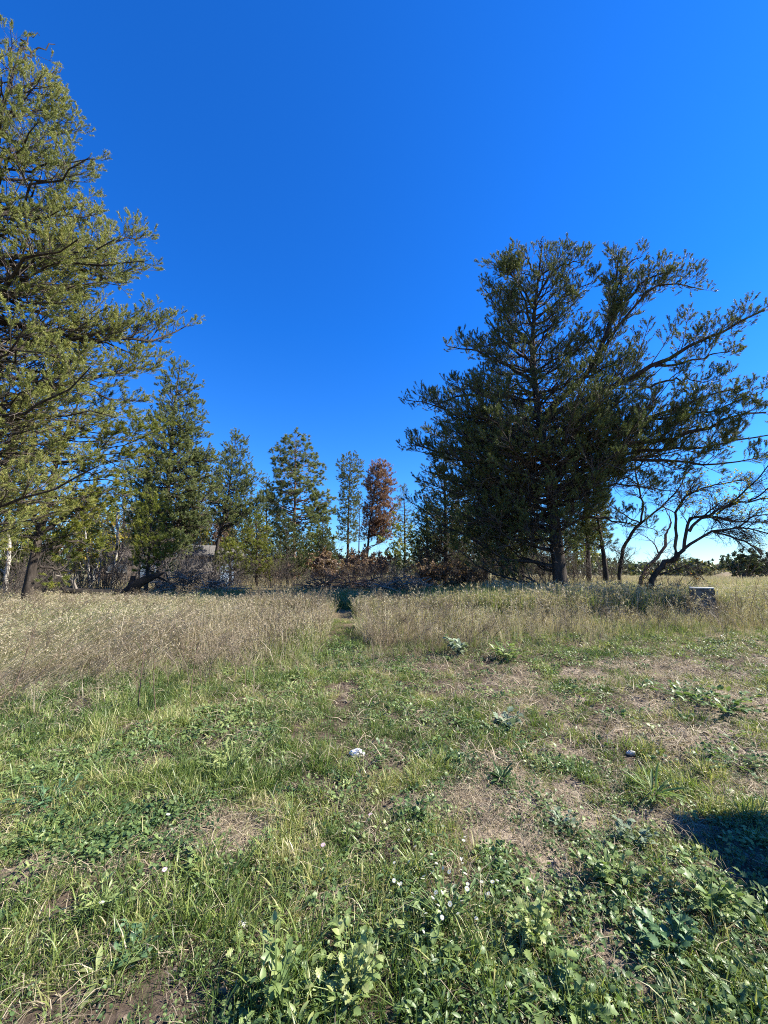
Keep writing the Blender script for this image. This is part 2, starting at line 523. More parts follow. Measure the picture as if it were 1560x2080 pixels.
def pine(label, group, trunk_px, rng_m, left, right, seed, mat, bark='bark', r0=.16, nprim=60, detail=1.0,
         zmin=None, limbs=(), nn=16, nlen=.05, nwid=.013, shoot=.12, tint=(.4, .15), sec_sp=.22, ter_sp=.16, rise=(5, 30),
         inner=.35, dead=0, name='pine_tree', upw=.35, deep=1.0, spread=1.0, pad=.02, cat='tree', fill=(.7, 1.04), nmul=2.2, wmul=.5):
    g = np.random.default_rng(seed)
    base = base_at(trunk_px[0][0], rng_m)
    pl = Plane(base)
    tr = [np.array(base) - np.array([0, 0, .12])] + [pl.at(*p) for p in trunk_px[1:]]
    T = resample(tr, 16)
    H = T[-1, 2] - base[2]
    s = np.linspace(0, 1, 16)
    RT = r0 * ((1 - s) ** .9 * .95 + .03) + r0 * .3 * np.exp(-s * 26)
    t = thing(name, label, cat, base, group)
    gt = Geo(); tubes(T[None], RT[None], 9, gt)
    gt.build('trunk', M[bark], t, True)
    zl, rl = prof(pl, T, left, -1) if left else (None, None)
    zr, rr = prof(pl, T, right, 1) if right else (None, None)
    if zl is None: zl, rl = zr, rr
    if zr is None: zr, rr = zl, rl
    zlo = min(zl[0], zr[0]) if zmin is None else zmin
    zlo = max(zlo, base[2] + .3)
    ztop = T[-1, 2]
    # tip heights weighted by crown width
    zz = np.linspace(zlo, ztop - .04 * H, 60)
    wgt = 1.0 + (np.interp(zz, zl, rl) + np.interp(zz, zr, rr)) / 2
    cdf = np.cumsum(wgt); cdf = cdf / cdf[-1]
    u = (np.arange(nprim) + g.random(nprim)) / nprim
    zt = np.interp(u, cdf, zz)
    az = np.arange(nprim) * 2.39996 + g.normal(0, .35, nprim)
    c = np.cos(az)
    RL = np.interp(zt, zl, rl); RR_ = np.interp(zt, zr, rr)
    mid = (RL + RR_) / 2 * deep
    r = np.where(c > 0, c ** 2 * RR_ + (1 - c ** 2) * mid, c ** 2 * RL + (1 - c ** 2) * mid)
    r = r * g.uniform(fill[0], fill[1], nprim)
    h = (zt - zlo) / max(ztop - zlo, .1)
    an = np.radians(g.uniform(rise[0], rise[1], nprim) + 28 * np.clip(h - .55, 0, 1))
    zs = np.clip(zt - r * np.tan(an), base[2] + .35, ztop - .1)
    cx = lambda z: np.stack([np.interp(z, T[:, 2], T[:, 0]), np.interp(z, T[:, 2], T[:, 1])], 1)
    c0 = cx(zs); c1 = cx(zt)
    dirh = c[:, None] * pl.r[None, :2] + np.sin(az)[:, None] * pl.nn[None, :2]
    tipxy = c1 + dirh * r[:, None]
    k = 8
    s8 = np.linspace(0, 1, k)
    P = np.empty((nprim, k, 3))
    P[:, :, :2] = c0[:, None] + (tipxy - c0)[:, None] * s8[None, :, None]
    P[:, :, 2] = zs[:, None] + (zt - zs)[:, None] * (s8 ** 1.35)[None]
    wv = g.normal(0, 1, (nprim, k, 3)) * .03 * r[:, None, None] * np.sin(np.pi * s8 * .9)[None, :, None]
    P += wv
    rb = np.interp(zs, T[:, 2], RT)
    R1 = np.minimum(rb * .42, .012 + r * .011)[:, None] * (1 - .85 * s8)[None] + .003
    gl = Geo(); tubes(P, R1, 5, gl)
    # the big limbs that the photograph shows one by one
    LP, LR = [], []
    for path, rad in limbs:
        pts = [pl.at(p[0], p[1], p[2] if len(p) > 2 else 0.0) for p in path]
        q = resample(pts, 14)
        q[1:-1] += g.normal(0, 1, (12, 3)) * .035
        sl = np.linspace(0, 1, 14)
        rr1 = rad * (1 - .86 * sl) + .004
        ge = Geo(); tubes(q[None], rr1[None], 7, ge)
        ge.build('limb', M[bark], t, True)
        LP.append(q); LR.append(rr1)
    # secondaries
    gw = Geo()
    C2, R2, t2, _ = grow(P, R1, g, sec_sp / detail, inner * .6, 1.0, .34, .22, 2.0, (30, 62), .45, .14, .12, 5, .035)
    sets = [(C2, R2)]
    if LP:
        LP = np.array(LP); LR = np.array(LR)
        C2b, R2b, _, _ = grow(LP, LR, g, .19 / detail, .2, 1.0, .26, .3, 1.9, (28, 60), .8, .22, .18, 5, .035)
        C2c, R2c, _, _ = grow(C2b, R2b, g, .2 / detail, .25, 1.0, .35, .2, .9, (30, 60), .7, .16, .12, 5, .03)
        sets += [(C2b, R2b), (C2c, R2c)]
    C2 = np.concatenate([a for a, b in sets]); R2 = np.concatenate([b for a, b in sets])
    ok = C2[:, -1, 2] < ztop - .05
    C2, R2 = C2[ok], R2[ok]
    tubes(C2, R2, 3, gw)
    C3, R3, t3, _ = grow(C2, R2, g, ter_sp / detail, .2, 1.0, .3, .1, .5, (28, 60), .9, .2, .1, 3, .04, rmin=.0018)
    tubes(C3[:, [0, 2]], R3[:, [0, 2]], 3, gw)
    if dead:
        # bare dead twigs hanging in the lower, inner crown
        low = P[h < .5]
        lowR = R1[h < .5]
        if len(low):
            D1, DR1, _, _ = grow(low, lowR, g, .3 / dead, .08, .6, .25, .3, 1.3, (40, 90), 1.4, -.15, -.1, 4, .08)
            D2, DR2, _, _ = grow(D1, DR1, g, .16 / dead, .2, 1., .4, .12, .5, (30, 80), 1.4, -.05, 0, 3, .08, rmin=.0018)
            tubes(D1, DR1, 3, gw); tubes(D2, DR2, 3, gw)
    # shoots
    tops = T[None, -3:]
    S = [C3[:, 1], C2[:, -1], P[:, -1], C3[:, -1]]
    A = [C3[:, -1] - C3[:, 0], C2[:, -1] - C2[:, -2], P[:, -1] - P[:, -2], C3[:, -1] - C3[:, 1]]
    up_ = g.uniform(.0, 1.0, (36, 1))
    S.append(T[-1] + (T[-3] - T[-1]) * up_ * .8 + g.normal(0, .05, (36, 3)) * (1 + 2 * up_)); A.append(np.tile([0, 0, 1.0], (36, 1)) + g.normal(0, .5, (36, 3)))
    S = np.concatenate(S); A = norm(np.concatenate(A))
    A[:, 2] += upw; A = norm(A)
    # thin out towards the trunk: pines carry needles on the outer wood only
    cx0 = np.stack([np.interp(S[:, 2], T[:, 2], T[:, 0]), np.interp(S[:, 2], T[:, 2], T[:, 1])], 1)
    rad = np.linalg.norm(S[:, :2] - cx0, axis=1)
    env = (np.interp(S[:, 2], zl, rl) + np.interp(S[:, 2], zr, rr)) / 2
    keep = (S[:, 2] < ztop + .15) & (g.random(len(S)) < np.clip((rad / env - inner * .5) / .25, .12, 1))
    S, A = S[keep], A[keep]
    cl = fbm(S[:, 0] * .8 + S[:, 2] * .5, S[:, 1] * .8 - S[:, 2] * .6, seed)
    tn = np.clip(tint[0] + (cl - .5) * tint[1] * 3 + g.normal(0, tint[1], len(S)), 0, .97)
    tw = gw.build('twig', M['twig'], t, True); tw['kind'] = 'stuff'
    gl.build('branch', M[bark], t, True, kind='stuff')
    th = np.arccos(np.clip(A[:, 2], -1, 1)); ph = np.arctan2(A[:, 1], A[:, 0])
    sv = shoot_meshes(mat, int(nn * nmul), nlen, nwid * wmul, shoot, spread)
    on_points('crown', sv, S, np.stack([0 * th, th, ph], 1), g.uniform(.65, 1.3, len(S)), tn, g.integers(0, 5, len(S)), t)
    return t, len(S)


stats = {}
# ------------------------------------------------------------------ ground
def axis(lo, hi, d0, grow_):
    a = [0.0]
    while a[-1] < hi:
        a.append(a[-1] + d0 + grow_ * max(0, a[-1] - 5))
    b = [0.0]
    while b[-1] > lo:
        b.append(b[-1] - d0 - grow_ * max(0, -b[-1] - 5))
    return np.array(sorted(set(b[1:] + a)))


def tall_edge(x):
    return np.interp(x, [-12, -8, -4.9, -3, -.7, 1.5, 3.5, 8.4, 14], [4.0, 4.2, 4.5, 5.3, 6.6, 7.5, 8.2, 9.0, 9.8])


def path_mask(x, y):
    w = .24 + .08 * (fbm(x * 2, y * 2, 33) - .5)
    return (1 - sstep(w, w + .22, np.abs(x + .1 * y + .03))) * sstep(6.0, 7.0, y) * (1 - sstep(12.2, 13.4, y))


def lane_mask(x, y):
    """the mown cross lane between the near stand and the far stand"""
    c = 10.1 + .35 * (fbm(x * .3, x * 0 + 3.3, 44) - .5) + .01 * x
    return (1 - sstep(.35, .8, np.abs(y - c))) * (1 - sstep(6.5, 8.5, x)) * sstep(-6.5, -5.3, x)


def tall_mask(x, y):
    n = fbm(x * .9, y * .9, 61) - .5
    m = sstep(-1.1, 1.2, y - tall_edge(x) + n * 1.6)
    return m * (1 - path_mask(x, y)) * (1 - lane_mask(x, y))


def dirt_mask(x, y):
    n = fbm(x * 1.1, y * 1.4, 71, 4)
    lane = sstep(.5, 1.8, x) * sstep(2.9, 3.7, y) * (1 - sstep(5.9, 7.2, y - .05 * x))
    patch = .27 * np.exp(-((x + 2.3) / .6) ** 2 - ((y - 2.35) / .35) ** 2) + .42 * np.exp(-((x + .95) / .35) ** 2 - ((y - 2.55) / .3) ** 2) \
        + .22 * np.exp(-((x - .15) / .35) ** 2 - ((y - 2.75) / .2) ** 2) + .25 * np.exp(-((x - .75) / .25) ** 2 - ((y - 2.9) / .5) ** 2)
    low = .10 * sstep(.1, .6, x) * (1 - sstep(3.0, 3.8, y))
    m = n * .60 + .28 * lane + patch + low - .35 * (1 - sstep(1.8, 2.25, y)) * (1 - sstep(0, .8, x)) + .42 * (fbm(x * 3.3, y * 4.1, 77, 3) - .5)
    return sstep(.45, .60, m) * (1 - sstep(6.8, 7.8, y - .1 * x))


gx = axis(-420, 420, .10, .07)
gy = axis(-60, 900, .10, .07)
X, Y = np.meshgrid(gx, gy)
Z = ground_z(X, Y)
nx, ny = len(gx), len(gy)
V = np.stack([X, Y, Z], -1).reshape(-1, 3)
ii = (np.arange(ny - 1)[:, None] * nx + np.arange(nx - 1)[None]).ravel()
F = np.concatenate([np.stack([ii, ii + 1, ii + nx + 1], 1), np.stack([ii, ii + nx + 1, ii + nx], 1)])
gg = Geo(); gg.add(V, F)
m, n, l = new_mat('ground')
out = n.new('ShaderNodeOutputMaterial'); pb = n.new('ShaderNodeBsdfPrincipled'); pb.inputs['Roughness'].default_value = .95
pb.inputs['Specular IOR Level'].default_value = .15
tc = n.new('ShaderNodeTexCoord')
n1 = n.new('ShaderNodeTexNoise'); n1.inputs['Scale'].default_value = 22; n1.inputs['Detail'].default_value = 8; n1.inputs['Roughness'].default_value = .7
n2 = n.new('ShaderNodeTexNoise'); n2.inputs['Scale'].default_value = .35; n2.inputs['Detail'].default_value = 6
dirt = ramp(n, [(.28, (.065, .045, .035)), (.45, (.19, .15, .112)), (.6, (.33, .27, .205)), (.78, (.46, .39, .31))])
humus = ramp(n, [(.3, (.03, .022, .016)), (.5, (.075, .055, .04)), (.7, (.14, .105, .078))])
hk = n.new('ShaderNodeMixRGB'); ah = n.new('ShaderNodeAttribute'); ah.attribute_name = 'bare'
field = ramp(n, [(.3, (.12, .10, .05)), (.5, (.24, .19, .10)), (.7, (.33, .26, .15))])
dk = n.new('ShaderNodeMixRGB')
l.new(tc.outputs['Object'], n1.inputs['Vector']); l.new(tc.outputs['Object'], n2.inputs['Vector'])
l.new(n1.outputs['Fac'], dirt.inputs[0]); l.new(n2.outputs['Fac'], field.inputs[0])
at = n.new('ShaderNodeAttribute'); at.attribute_name = 'zone'
l.new(at.outputs['Fac'], dk.inputs[0]); l.new(field.outputs[0], dk.inputs[1]); l.new(n1.outputs['Fac'], humus.inputs[0]); l.new(ah.outputs['Fac'], hk.inputs[0]); l.new(humus.outputs[0], hk.inputs[1]); l.new(dirt.outputs[0], hk.inputs[2])
l.new(hk.outputs[0], dk.inputs[2])
l.new(dk.outputs[0], pb.inputs['Base Color'])
bp = n.new('ShaderNodeBump'); bp.inputs['Strength'].default_value = .8; bp.inputs['Distance'].default_value = .02
l.new(n1.outputs['Fac'], bp.inputs['Height']); l.new(bp.outputs[0], pb.inputs['Normal'])
l.new(pb.outputs[0], out.inputs['Surface'])
me = gg.mesh('ground', m, True)
a = me.attributes.new('zone', 'FLOAT', 'POINT')
zone = (1 - sstep(8, 14, np.hypot(X, Y)))
zone = np.maximum(zone, np.exp(-(((X - 41) / 2.6) ** 2 + ((Y - 46) / 2.2) ** 2)))
a.data.foreach_set('value', zone.ravel().astype(np.float32))
a = me.attributes.new('bare', 'FLOAT', 'POINT')
a.data.foreach_set('value', np.maximum(dirt_mask(X, Y), np.exp(-(((X - 41) / 2.6) ** 2 + ((Y - 46) / 2.2) ** 2))).ravel().astype(np.float32))
link('ground', me, None, kind='structure')


# ------------------------------------------------------------------ grass
def wedge(rng, n, y0, y1, margin=1.6, slope=1.06, pw=1.0):
    """random ground points in view (and a little beside it)"""
    y = y0 + (y1 - y0) * rng.random(int(n * 1.0)) ** pw
    half = slope * y + margin
    keep = rng.random(len(y)) < half / (slope * y1 + margin)
    y = y[keep]; half = half[keep]
    x = (rng.random(len(y)) * 2 - 1) * half
    return x, y


def blades(geo, x, y, h, w, ldir, lean, tint, rng, levels=(0, .38, .72), z=None, twist=None):
    n = len(x)
    if n == 0:
        return
    z = np.zeros(n) - .012 if z is None else z
    b = np.stack([x, y, z], 1)
    dh = np.stack([np.cos(ldir), np.sin(ldir), 0 * ldir], 1)
    a = rng.random(n) * np.pi if twist is None else twist
    sd = np.stack([np.cos(a), np.sin(a), rng.normal(0, .25, n)], 1)
    K = len(levels)
    vs = []
    for s in list(levels) + [1.0]:
        c = b + dh * (h * lean * s ** 1.7)[:, None]
        c[:, 2] += h * (s - .42 * np.minimum(lean, 1.6) * s ** 2.4)
        if s < 1:
            ww = (w * .5 * (1 - .55 * s ** 1.5))[:, None]
            vs += [c - sd * ww, c + sd * ww]
        else:
            vs.append(c)
    nv = 2 * K + 1
    v = np.stack(vs, 1).reshape(-1, 3)
    o = (np.arange(n) * nv)[:, None]
    f = []
    for i in range(K - 1):
        f += [o + np.array([[2 * i, 2 * i + 1, 2 * i + 3]]), o + np.array([[2 * i, 2 * i + 3, 2 * i + 2]])]
    f.append(o + np.array([[2 * K - 2, 2 * K - 1, 2 * K]]))
    f = np.stack(f, 1).reshape(-1, 3)
    geo.add(v, f, np.repeat(tint, 2 * K - 1))


def lush(x, y):
    return (1 - sstep(-1.2, .8, x)) * sstep(2.2, 3.4, y) * (1 - sstep(4.4, 6.4, y))


g = np.random.default_rng(11)


def tuft_mesh(nb, rad, h, w, lean, tint, tj, mat, seed, lv=(0, .38, .72), dirn=None, heads=0, head_sz=.04, dead=.09):
    r = np.random.default_rng(seed)
    ge = Geo()
    a = r.random(nb) * 6.283; q = rad * np.sqrt(r.random(nb))
    x, y = np.cos(a) * q, np.sin(a) * q
    hh = h[0] + (h[1] - h[0]) * r.random(nb) ** 1.4
    ld = a + r.normal(0, .7, nb) if dirn is None else r.normal(dirn, .45, nb)
    le = np.abs(r.normal(lean[0], lean[1], nb))
    ti = np.clip(r.normal(tint, tj, nb), 0, 1)
    ti = np.where(r.random(nb) < dead, r.uniform(.72, 1.0, nb), ti)
    blades(ge, x, y, hh, w * r.uniform(.6, 1.3, nb), ld, le, ti, r, lv)
    if heads:
        k = r.integers(0, nb, heads)
        s = r.uniform(.5, 1.0, heads)
        S = np.stack([x[k] + np.cos(ld[k]) * hh[k] * le[k] * s ** 1.7, y[k] + np.sin(ld[k]) * hh[k] * le[k] * s ** 1.7, hh[k] * (s - .42 * np.minimum(le[k], 1.6) * s ** 2.4)], 1)
        S[:, :2] += r.normal(0, .015, (heads, 2))
        A = r.normal(0, .6, S.shape); A[:, 2] += .6
        needles(ge, S, A, np.full(heads, .05), r, 5, head_sz, head_sz * .3, np.clip(r.normal(tint - .1, tj, heads), 0, .8), .8)
    return ge.mesh('tuft', M[mat])


# --- short meadow grass: fine, coarse and lush tufts
MV = [tuft_mesh(15, .04, (.022, .10), .0042, (.5, .4), 0.0, .10, 'grass', 600 + i) for i in range(6)]
MV += [tuft_mesh(11, .035, (.05, .145), .0058, (.6, .4), .02, .12, 'grass', 610 + i) for i in range(5)]
MV += [tuft_mesh(14, .05, (.08, .20), .0058, (.65, .35), -.02, .10, 'grass', 620 + i) for i in range(5)]
px_, py_, sc_, ti_, vi_ = [], [], [], [], []
for (N, y0, y1, sk) in ((36000, 1.0, 3.2, 1.0), (54000, 2.9, 5.8, 1.12), (44000, 5.4, 10.5, 1.35)):
    x, y = wedge(g, N, y0, y1)
    d = dirt_mask(x, y); t_ = tall_mask(x, y)
    dens = fbm(x * 2.1, y * 2.1, 101)
    keep = g.random(len(x)) < np.clip((1 - .82 * d) * (1 - .3 * t_) * (.10 + 2.4 * (dens - .30) * (1 - .3 * sstep(0, 2, x)) + 1.5 * (fbm(x * 6, y * 6, 109, 2) - .5) + .3 * (1 - sstep(1.8, 2.3, y))), .02, 1)
    x, y = x[keep], y[keep]; n_ = len(x)
    lz = lush(x, y); big = fbm(x * 1.3, y * 1.3, 131)
    kind = np.where(g.random(n_) < .04 + .35 * lz * sstep(.3, .5, big), 2, np.where(g.random(n_) < .1 + .6 * sstep(.45, .65, big), 1, 0))
    vi = np.where(kind == 2, g.integers(11, 16, n_), np.where(kind == 1, g.integers(6, 11, n_), g.integers(0, 6, n_)))
    tone = fbm(x * .8 + 7, y * .8, 151); fine = fbm(x * 4, y * 4, 161)
    ti = .385 + .7 * (tone - .5) + .8 * (fine - .5) + .14 * d[keep] + g.normal(0, .15, n_) + .06 * lz
    sc = sk * g.uniform(.5, 1.1, n_) * (.55 + .65 * big) * (1 - .25 * d[keep])
    px_.append(x); py_.append(y); sc_.append(sc); ti_.append(np.clip(ti, .0, .9)); vi_.append(vi)
x, y, sc, ti, vi = map(np.concatenate, (px_, py_, sc_, ti_, vi_))
scatter('meadow_grass', 'short green grass and new blades growing in tufts over the near ground', MV, x, y, g.random(len(x)) * 6.283, sc, ti, vi, .18, 0, g)

# --- dry thatch and clods on the bare soil
SV = []
for i in range(6):
    r = np.random.default_rng(640 + i); ge = Geo(); n_ = 14
    blades(ge, r.normal(0, .05, n_), r.normal(0, .05, n_), r.uniform(.025, .10, n_), .0036 * r.uniform(.6, 1.4, n_), r.random(n_) * 6.283, r.uniform(1.4, 2.5, n_), np.clip(r.normal(.45, .3, n_), 0, 1), r, (0, .5), r.uniform(-.002, .02, n_))
    SV.append(ge.mesh('straw', M['straw']))
CV = []
for i in range(5):
    r = np.random.default_rng(660 + i)
    bm = bmesh.new(); bmesh.ops.create_icosphere(bm, subdivisions=1, radius=.011)
    for v in bm.verts:
        v.co = Vector(np.array(v.co) * r.uniform(.5, 1.35, 3) * [1, 1, .7])
    cm = bpy.data.meshes.new('clod'); bm.to_mesh(cm); bm.free(); cm.materials.append(m)
    for an in ('zone', 'bare'):
        ca = cm.attributes.new(an, 'FLOAT', 'POINT'); ca.data.foreach_set('value', np.ones(len(cm.vertices), np.float32))
    CV.append(cm)
px_, py_, sc_ = [], [], []
for (N, y0, y1, ws) in ((20000, 1.0, 3.4, .72), (24000, 3.2, 8.2, 1.3)):
    x, y = wedge(g, N, y0, y1)
    d = dirt_mask(x, y)
    keep = g.random(len(x)) < (.22 + .7 * d) * (.4 + 1.2 * (fbm(x * 2.5, y * 2.5, 181) - .3))
    px_.append(x[keep]); py_.append(y[keep]); sc_.append(ws * g.uniform(.6, 1.25, keep.sum()))
x, y, sc = map(np.concatenate, (px_, py_, sc_))
scatter('dry_thatch', 'dead straw and broken stems lying flat over the bare brown soil', SV, x, y, g.random(len(x)) * 6.283, sc, np.clip(g.normal(0, .12, len(x)) + .5 * (fbm(x, y, 191) - .5), -.4, .4), g.integers(0, 6, len(x)), .15, .004, g)
px_, py_, sc_ = [], [], []
for (N, y0, y1, ws) in ((26000, 1.0, 3.6, 1.15), (40000, 3.2, 8.0, 1.7)):
    x, y = wedge(g, N, y0, y1)
    keep = g.random(len(x)) < (.12 + .88 * dirt_mask(x, y))
    px_.append(x[keep]); py_.append(y[keep]); sc_.append(ws * g.uniform(.4, 1.0, keep.sum()) ** 1.5 * np.where(g.random(keep.sum()) < .05, 2.3, 1))
x, y, sc = map(np.concatenate, (px_, py_, sc_))
scatter('soil_clods', 'small crumbs of dry brown soil on the bare patches', CV, x, y, g.random(len(x)) * 6.283, sc, 0 * x, g.integers(0, 5, len(x)), .5, .002, g)

# --- tall dry stand: upright tufts, and lodged ones at the left that lean over
DV = [tuft_mesh(12, .05, (.26, .62), .0075, (.28, .26), .0, .15, 'dry_grass', 700 + i, (0, .35, .7), None, 7, .03, .0) for i in range(6)]
DV += [tuft_mesh(13, .05, (.32, .72), .0075, (.95, .25), .06, .13, 'dry_grass', 720 + i, (0, .35, .7), .1, 4, .03, .0) for i in range(5)]
DV += [tuft_mesh(9, .05, (.2, .5), .010, (.35, .28), .0, .06, 'dry_grass', 740 + i, (0, .35, .7), None, 0, .03, .0) for i in range(4)]
DV += [tuft_mesh(3, .04, (.6, 1.0), .006, (.3, .25), .0, .1, 'dry_grass', 750 + i, (0, .35, .7), None, 16, .035, .0) for i in range(4)]
x, y = wedge(g, 60000, 4.0, 12.0, 2.6)
tm = tall_mask(x, y)
keep = g.random(len(x)) < tm * np.clip(.55 + 1.2 * (fbm(x * 1.5, y * 1.5, 201) - .35), .12, 1)
# stray stems reach out of the stand into the short grass
keep |= (g.random(len(x)) < .16 * sstep(-2.4, .4, y - tall_edge(x)) ** 1.5 * (1 - path_mask(x, y)) * (1 - lane_mask(x, y)))
x, y = x[keep], y[keep]; n_ = len(x)
edge = sstep(-1.0, 2.4, y - tall_edge(x))
ll = 1 - sstep(-4.8, -2.2, x + .8 * (fbm(x, y, 205) - .5))
greenp = g.random(n_) < .17 + .30 * (1 - sstep(-.6, 1.4, y - tall_edge(x))) + .5 * sstep(.46, .62, fbm(x * .7 + 4, y * .7, 231))
lod = g.random(n_) < ll
vi = np.where(lod, g.integers(6, 11, n_), np.where(greenp, g.integers(11, 15, n_), g.integers(0, 6, n_)))
ti = np.where(greenp & ~lod, .97, np.clip(.46 + 1.1 * (fbm(x * .7, y * .7, 221) - .5) + g.normal(0, .10, n_) + .12 * ll, .08, .8))
sc = (.42 + .68 * edge) * g.uniform(.5, 1.25, n_) * (.72 + .5 * fbm(x * .8, y * .8, 211))
yw = np.where(lod, g.normal(.15, .35, n_), g.random(n_) * 6.283)
for i in range(5):
    r = np.random.default_rng(770 + i); ge = Geo()
    hs = r.uniform(.42, .72)
    P = resample([[0, 0, -.02], [r.normal(0, .05), r.normal(0, .05), hs * .5], [r.normal(0, .12), r.normal(0, .12), hs]], 7)[None]
    R = np.linspace(.0055, .002, 7)[None]
    tubes(P, R, 3, ge, 0.0)
    C, RR, _, _ = grow(P, R, r, .03, .3, 1, .3, .08, .3, (25, 60), 1.5, .15, .1, 4, .06, rmin=.0018)
    C2, RR2, _, _ = grow(C, RR, r, .05, .3, 1, .4, .04, .12, (25, 60), 1.5, .1, 0, 3, .06, rmin=.0015)
    tubes(C[:, [0, 2, 3]], RR[:, [0, 2, 3]], 3, ge, 0.0); tubes(C2[:, [0, 2]], RR2[:, [0, 2]], 3, ge, 0.05)
    needles(ge, C2[:, -1], C2[:, -1] - C2[:, 0], np.full(len(C2), .02), r, 3, .018, .006, np.full(len(C2), .12), .8)
    DV.append(ge.mesh('dry_weed', M['dry_grass']))
kw = (g.random(n_) < .025 + .08 * (1 - .6 * ll) * sstep(.5, .65, fbm(x * 1.1 + 2, y * 1.1, 261)))
k = (g.random(n_) < .03) & ~lod & ~kw
vi = np.where(k, g.integers(15, 19, n_), vi); sc = np.where(k, g.uniform(.8, 1.15, n_), sc); ti = np.where(k, g.uniform(.1, .7, n_), ti)
vi = np.where(kw, g.integers(19, 24, n_), vi); sc = np.where(kw, g.uniform(.6, 1.15, n_), sc); ti = np.where(kw, g.uniform(.0, .35, n_), ti)
scatter('tall_dry_grass', 'tall brown and tan dry grass stand with fine seed heads in the middle of the field', DV, x, y, yw, sc, ti, vi, .1, 0, g)

# --- far stand and the field up to the trees
FV = [tuft_mesh(8, .09, (.55, .95), .014, (.2, .18), .0, .14, 'dry_grass', 760 + i, (0, .55), None, 6, .07, .0) for i in range(5)]
FV += [tuft_mesh(9, .09, (.5, .85), .018, (.25, .2), .0, .05, 'dry_grass', 780 + i, (0, .5), None, 0, .07, .0) for i in range(4)]
px_, py_, sc_, ti_, vi_ = [], [], [], [], []
for (N, y0, y1, mg, sk) in ((30000, 10.4, 17.0, 3.0, 1.0), (26000, 16.5, 48.0, 4.0, .95)):
    x, y = wedge(g, N, y0, y1, mg)
    keep = g.random(len(x)) < tall_mask(x, y) * sstep(10.3, 10.9, y + .5 * (fbm(x * .8, y * 0, 251) - .5)) if y0 < 15 else np.ones(len(x), bool)
    x, y = x[keep], y[keep]; n_ = len(x)
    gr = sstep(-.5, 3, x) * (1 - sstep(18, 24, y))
    shade_strip = sstep(10.9, 11.6, y) * (1 - sstep(17.0, 19.0, y)) * (1 - sstep(2.5, 4.5, x)) * sstep(-9.5, -7.5, x)  # green tufts, tinted darker where the huge pine's shadow falls, to deepen it
    green = g.random(n_) < .08 + gr * .5 + .8 * shade_strip
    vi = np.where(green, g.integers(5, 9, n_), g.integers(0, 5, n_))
    ti = np.where(green, .95 + .05 * shade_strip, np.clip(.60 + .55 * (fbm(x * .4, y * .4, 271) - .5) + g.normal(0, .09, n_), .1, .82))
    sc = sk * g.uniform(.75, 1.1, n_) * (.78 + .35 * fbm(x * .5, y * .5, 261)) * (np.where(y < 15.5, .70 + .42 * sstep(.2, 2.6, x) - .25 * sstep(8, 12, x), .62))
    px_.append(x); py_.append(y); sc_.append(sc); ti_.append(ti); vi_.append(vi)
x, y, sc, ti, vi = map(np.concatenate, (px_, py_, sc_, ti_, vi_))
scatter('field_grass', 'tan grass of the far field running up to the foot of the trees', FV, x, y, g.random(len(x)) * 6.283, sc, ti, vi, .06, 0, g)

# ------------------------------------------------------------------ broad leaves
def leaf_arrays(kind):
    """one leaf along +Y, base at the origin, length 1, folded along the midrib"""
    if kind == 'lobed':
        ys = [0, .12, .25, .36, .46, .58, .68, .80, 1.0]
        ws = [.02, .10, .34, .20, .44, .22, .33, .16, 0]
    elif kind == 'oval':
        ys = [0, .1, .3, .55, .8, 1.0]
        ws = [.02, .16, .30, .30, .17, 0]
    elif kind == 'strap':
        ys = [0, .15, .4, .65, .85, 1.0]
        ws = [.03, .06, .11, .12, .07, 0]
    else:
        ys = [0, .2, .5, .8, 1.0]
        ws = [.02, .10, .15, .10, 0]
    k = len(ys)
    v = []
    for y_, w_ in zip(ys, ws):
        drop = -.28 * y_ ** 2 + .12 * y_
        shift = -.10 if kind == 'lobed' and w_ > .3 else 0
        v += [(-w_, y_ - shift, drop + .35 * w_ * .6), (0, y_, drop), (w_, y_ - shift, drop + .35 * w_ * .6)]
    f = []
    for i in range(k - 1):
        o = 3 * i
        f += [(o, o + 1, o + 4), (o, o + 4, o + 3), (o + 1, o + 2, o + 5), (o + 1, o + 5, o + 4)]
    return np.array(v, float), np.array(f)


LEAF = {}


def leaf_mesh(kind, mat, tint):
    key = (kind, mat, tint)
    if key not in LEAF:
        v, f = leaf_arrays(kind)
        ge = Geo(); ge.add(v, f, np.clip(tint + np.random.default_rng(3).normal(0, .03, len(f)), 0, 1))
        LEAF[key] = ge.mesh('leaf', M[mat], True)
    return LEAF[key]


def flower_mesh(mat):
    key = ('flower', mat)
    if key not in LEAF:
        ge = Geo(); npet = 12
        for i in range(npet):
            a_ = 2 * np.pi * i / npet
            c_, s_ = np.cos(a_), np.sin(a_)
            rot = np.array([[c_, -s_, 0], [s_, c_, 0], [0, 0, 1]])
            v = np.array([(-.05, .2, .0), (.05, .2, .0), (.15, .7, .1), (-.15, .7, .1), (0, 1, .06)]) @ rot.T
            ge.add(v, [(0, 1, 2), (0, 2, 3), (3, 2, 4)], .5)
        LEAF[key] = ge.mesh('flower', M[mat])
        ce = Geo()
        a_ = np.arange(8) * np.pi / 4
        v = np.vstack([np.stack([.26 * np.cos(a_), .26 * np.sin(a_), 0 * a_ + .02], 1), [[0, 0, .16]]])
        ce.add(v, [(i, (i + 1) % 8, 8) for i in range(8)], .5)
        LEAF[('eye', mat)] = ce.mesh('flower_centre', M['flower_eye'], True)
    return LEAF[key], LEAF[('eye', mat)]


def add_leaf(parent, org, me, p, yaw, pitch, roll, size, wide=1.0, name='leaf'):
    o = bpy.data.objects.new(name, me)
    COL.objects.link(o)
    o.parent = parent
    o.location = Vector(p) - Vector(org)
    o.rotation_euler = (pitch, roll, yaw)
    o.scale = (size * wide, size, size)
    return o


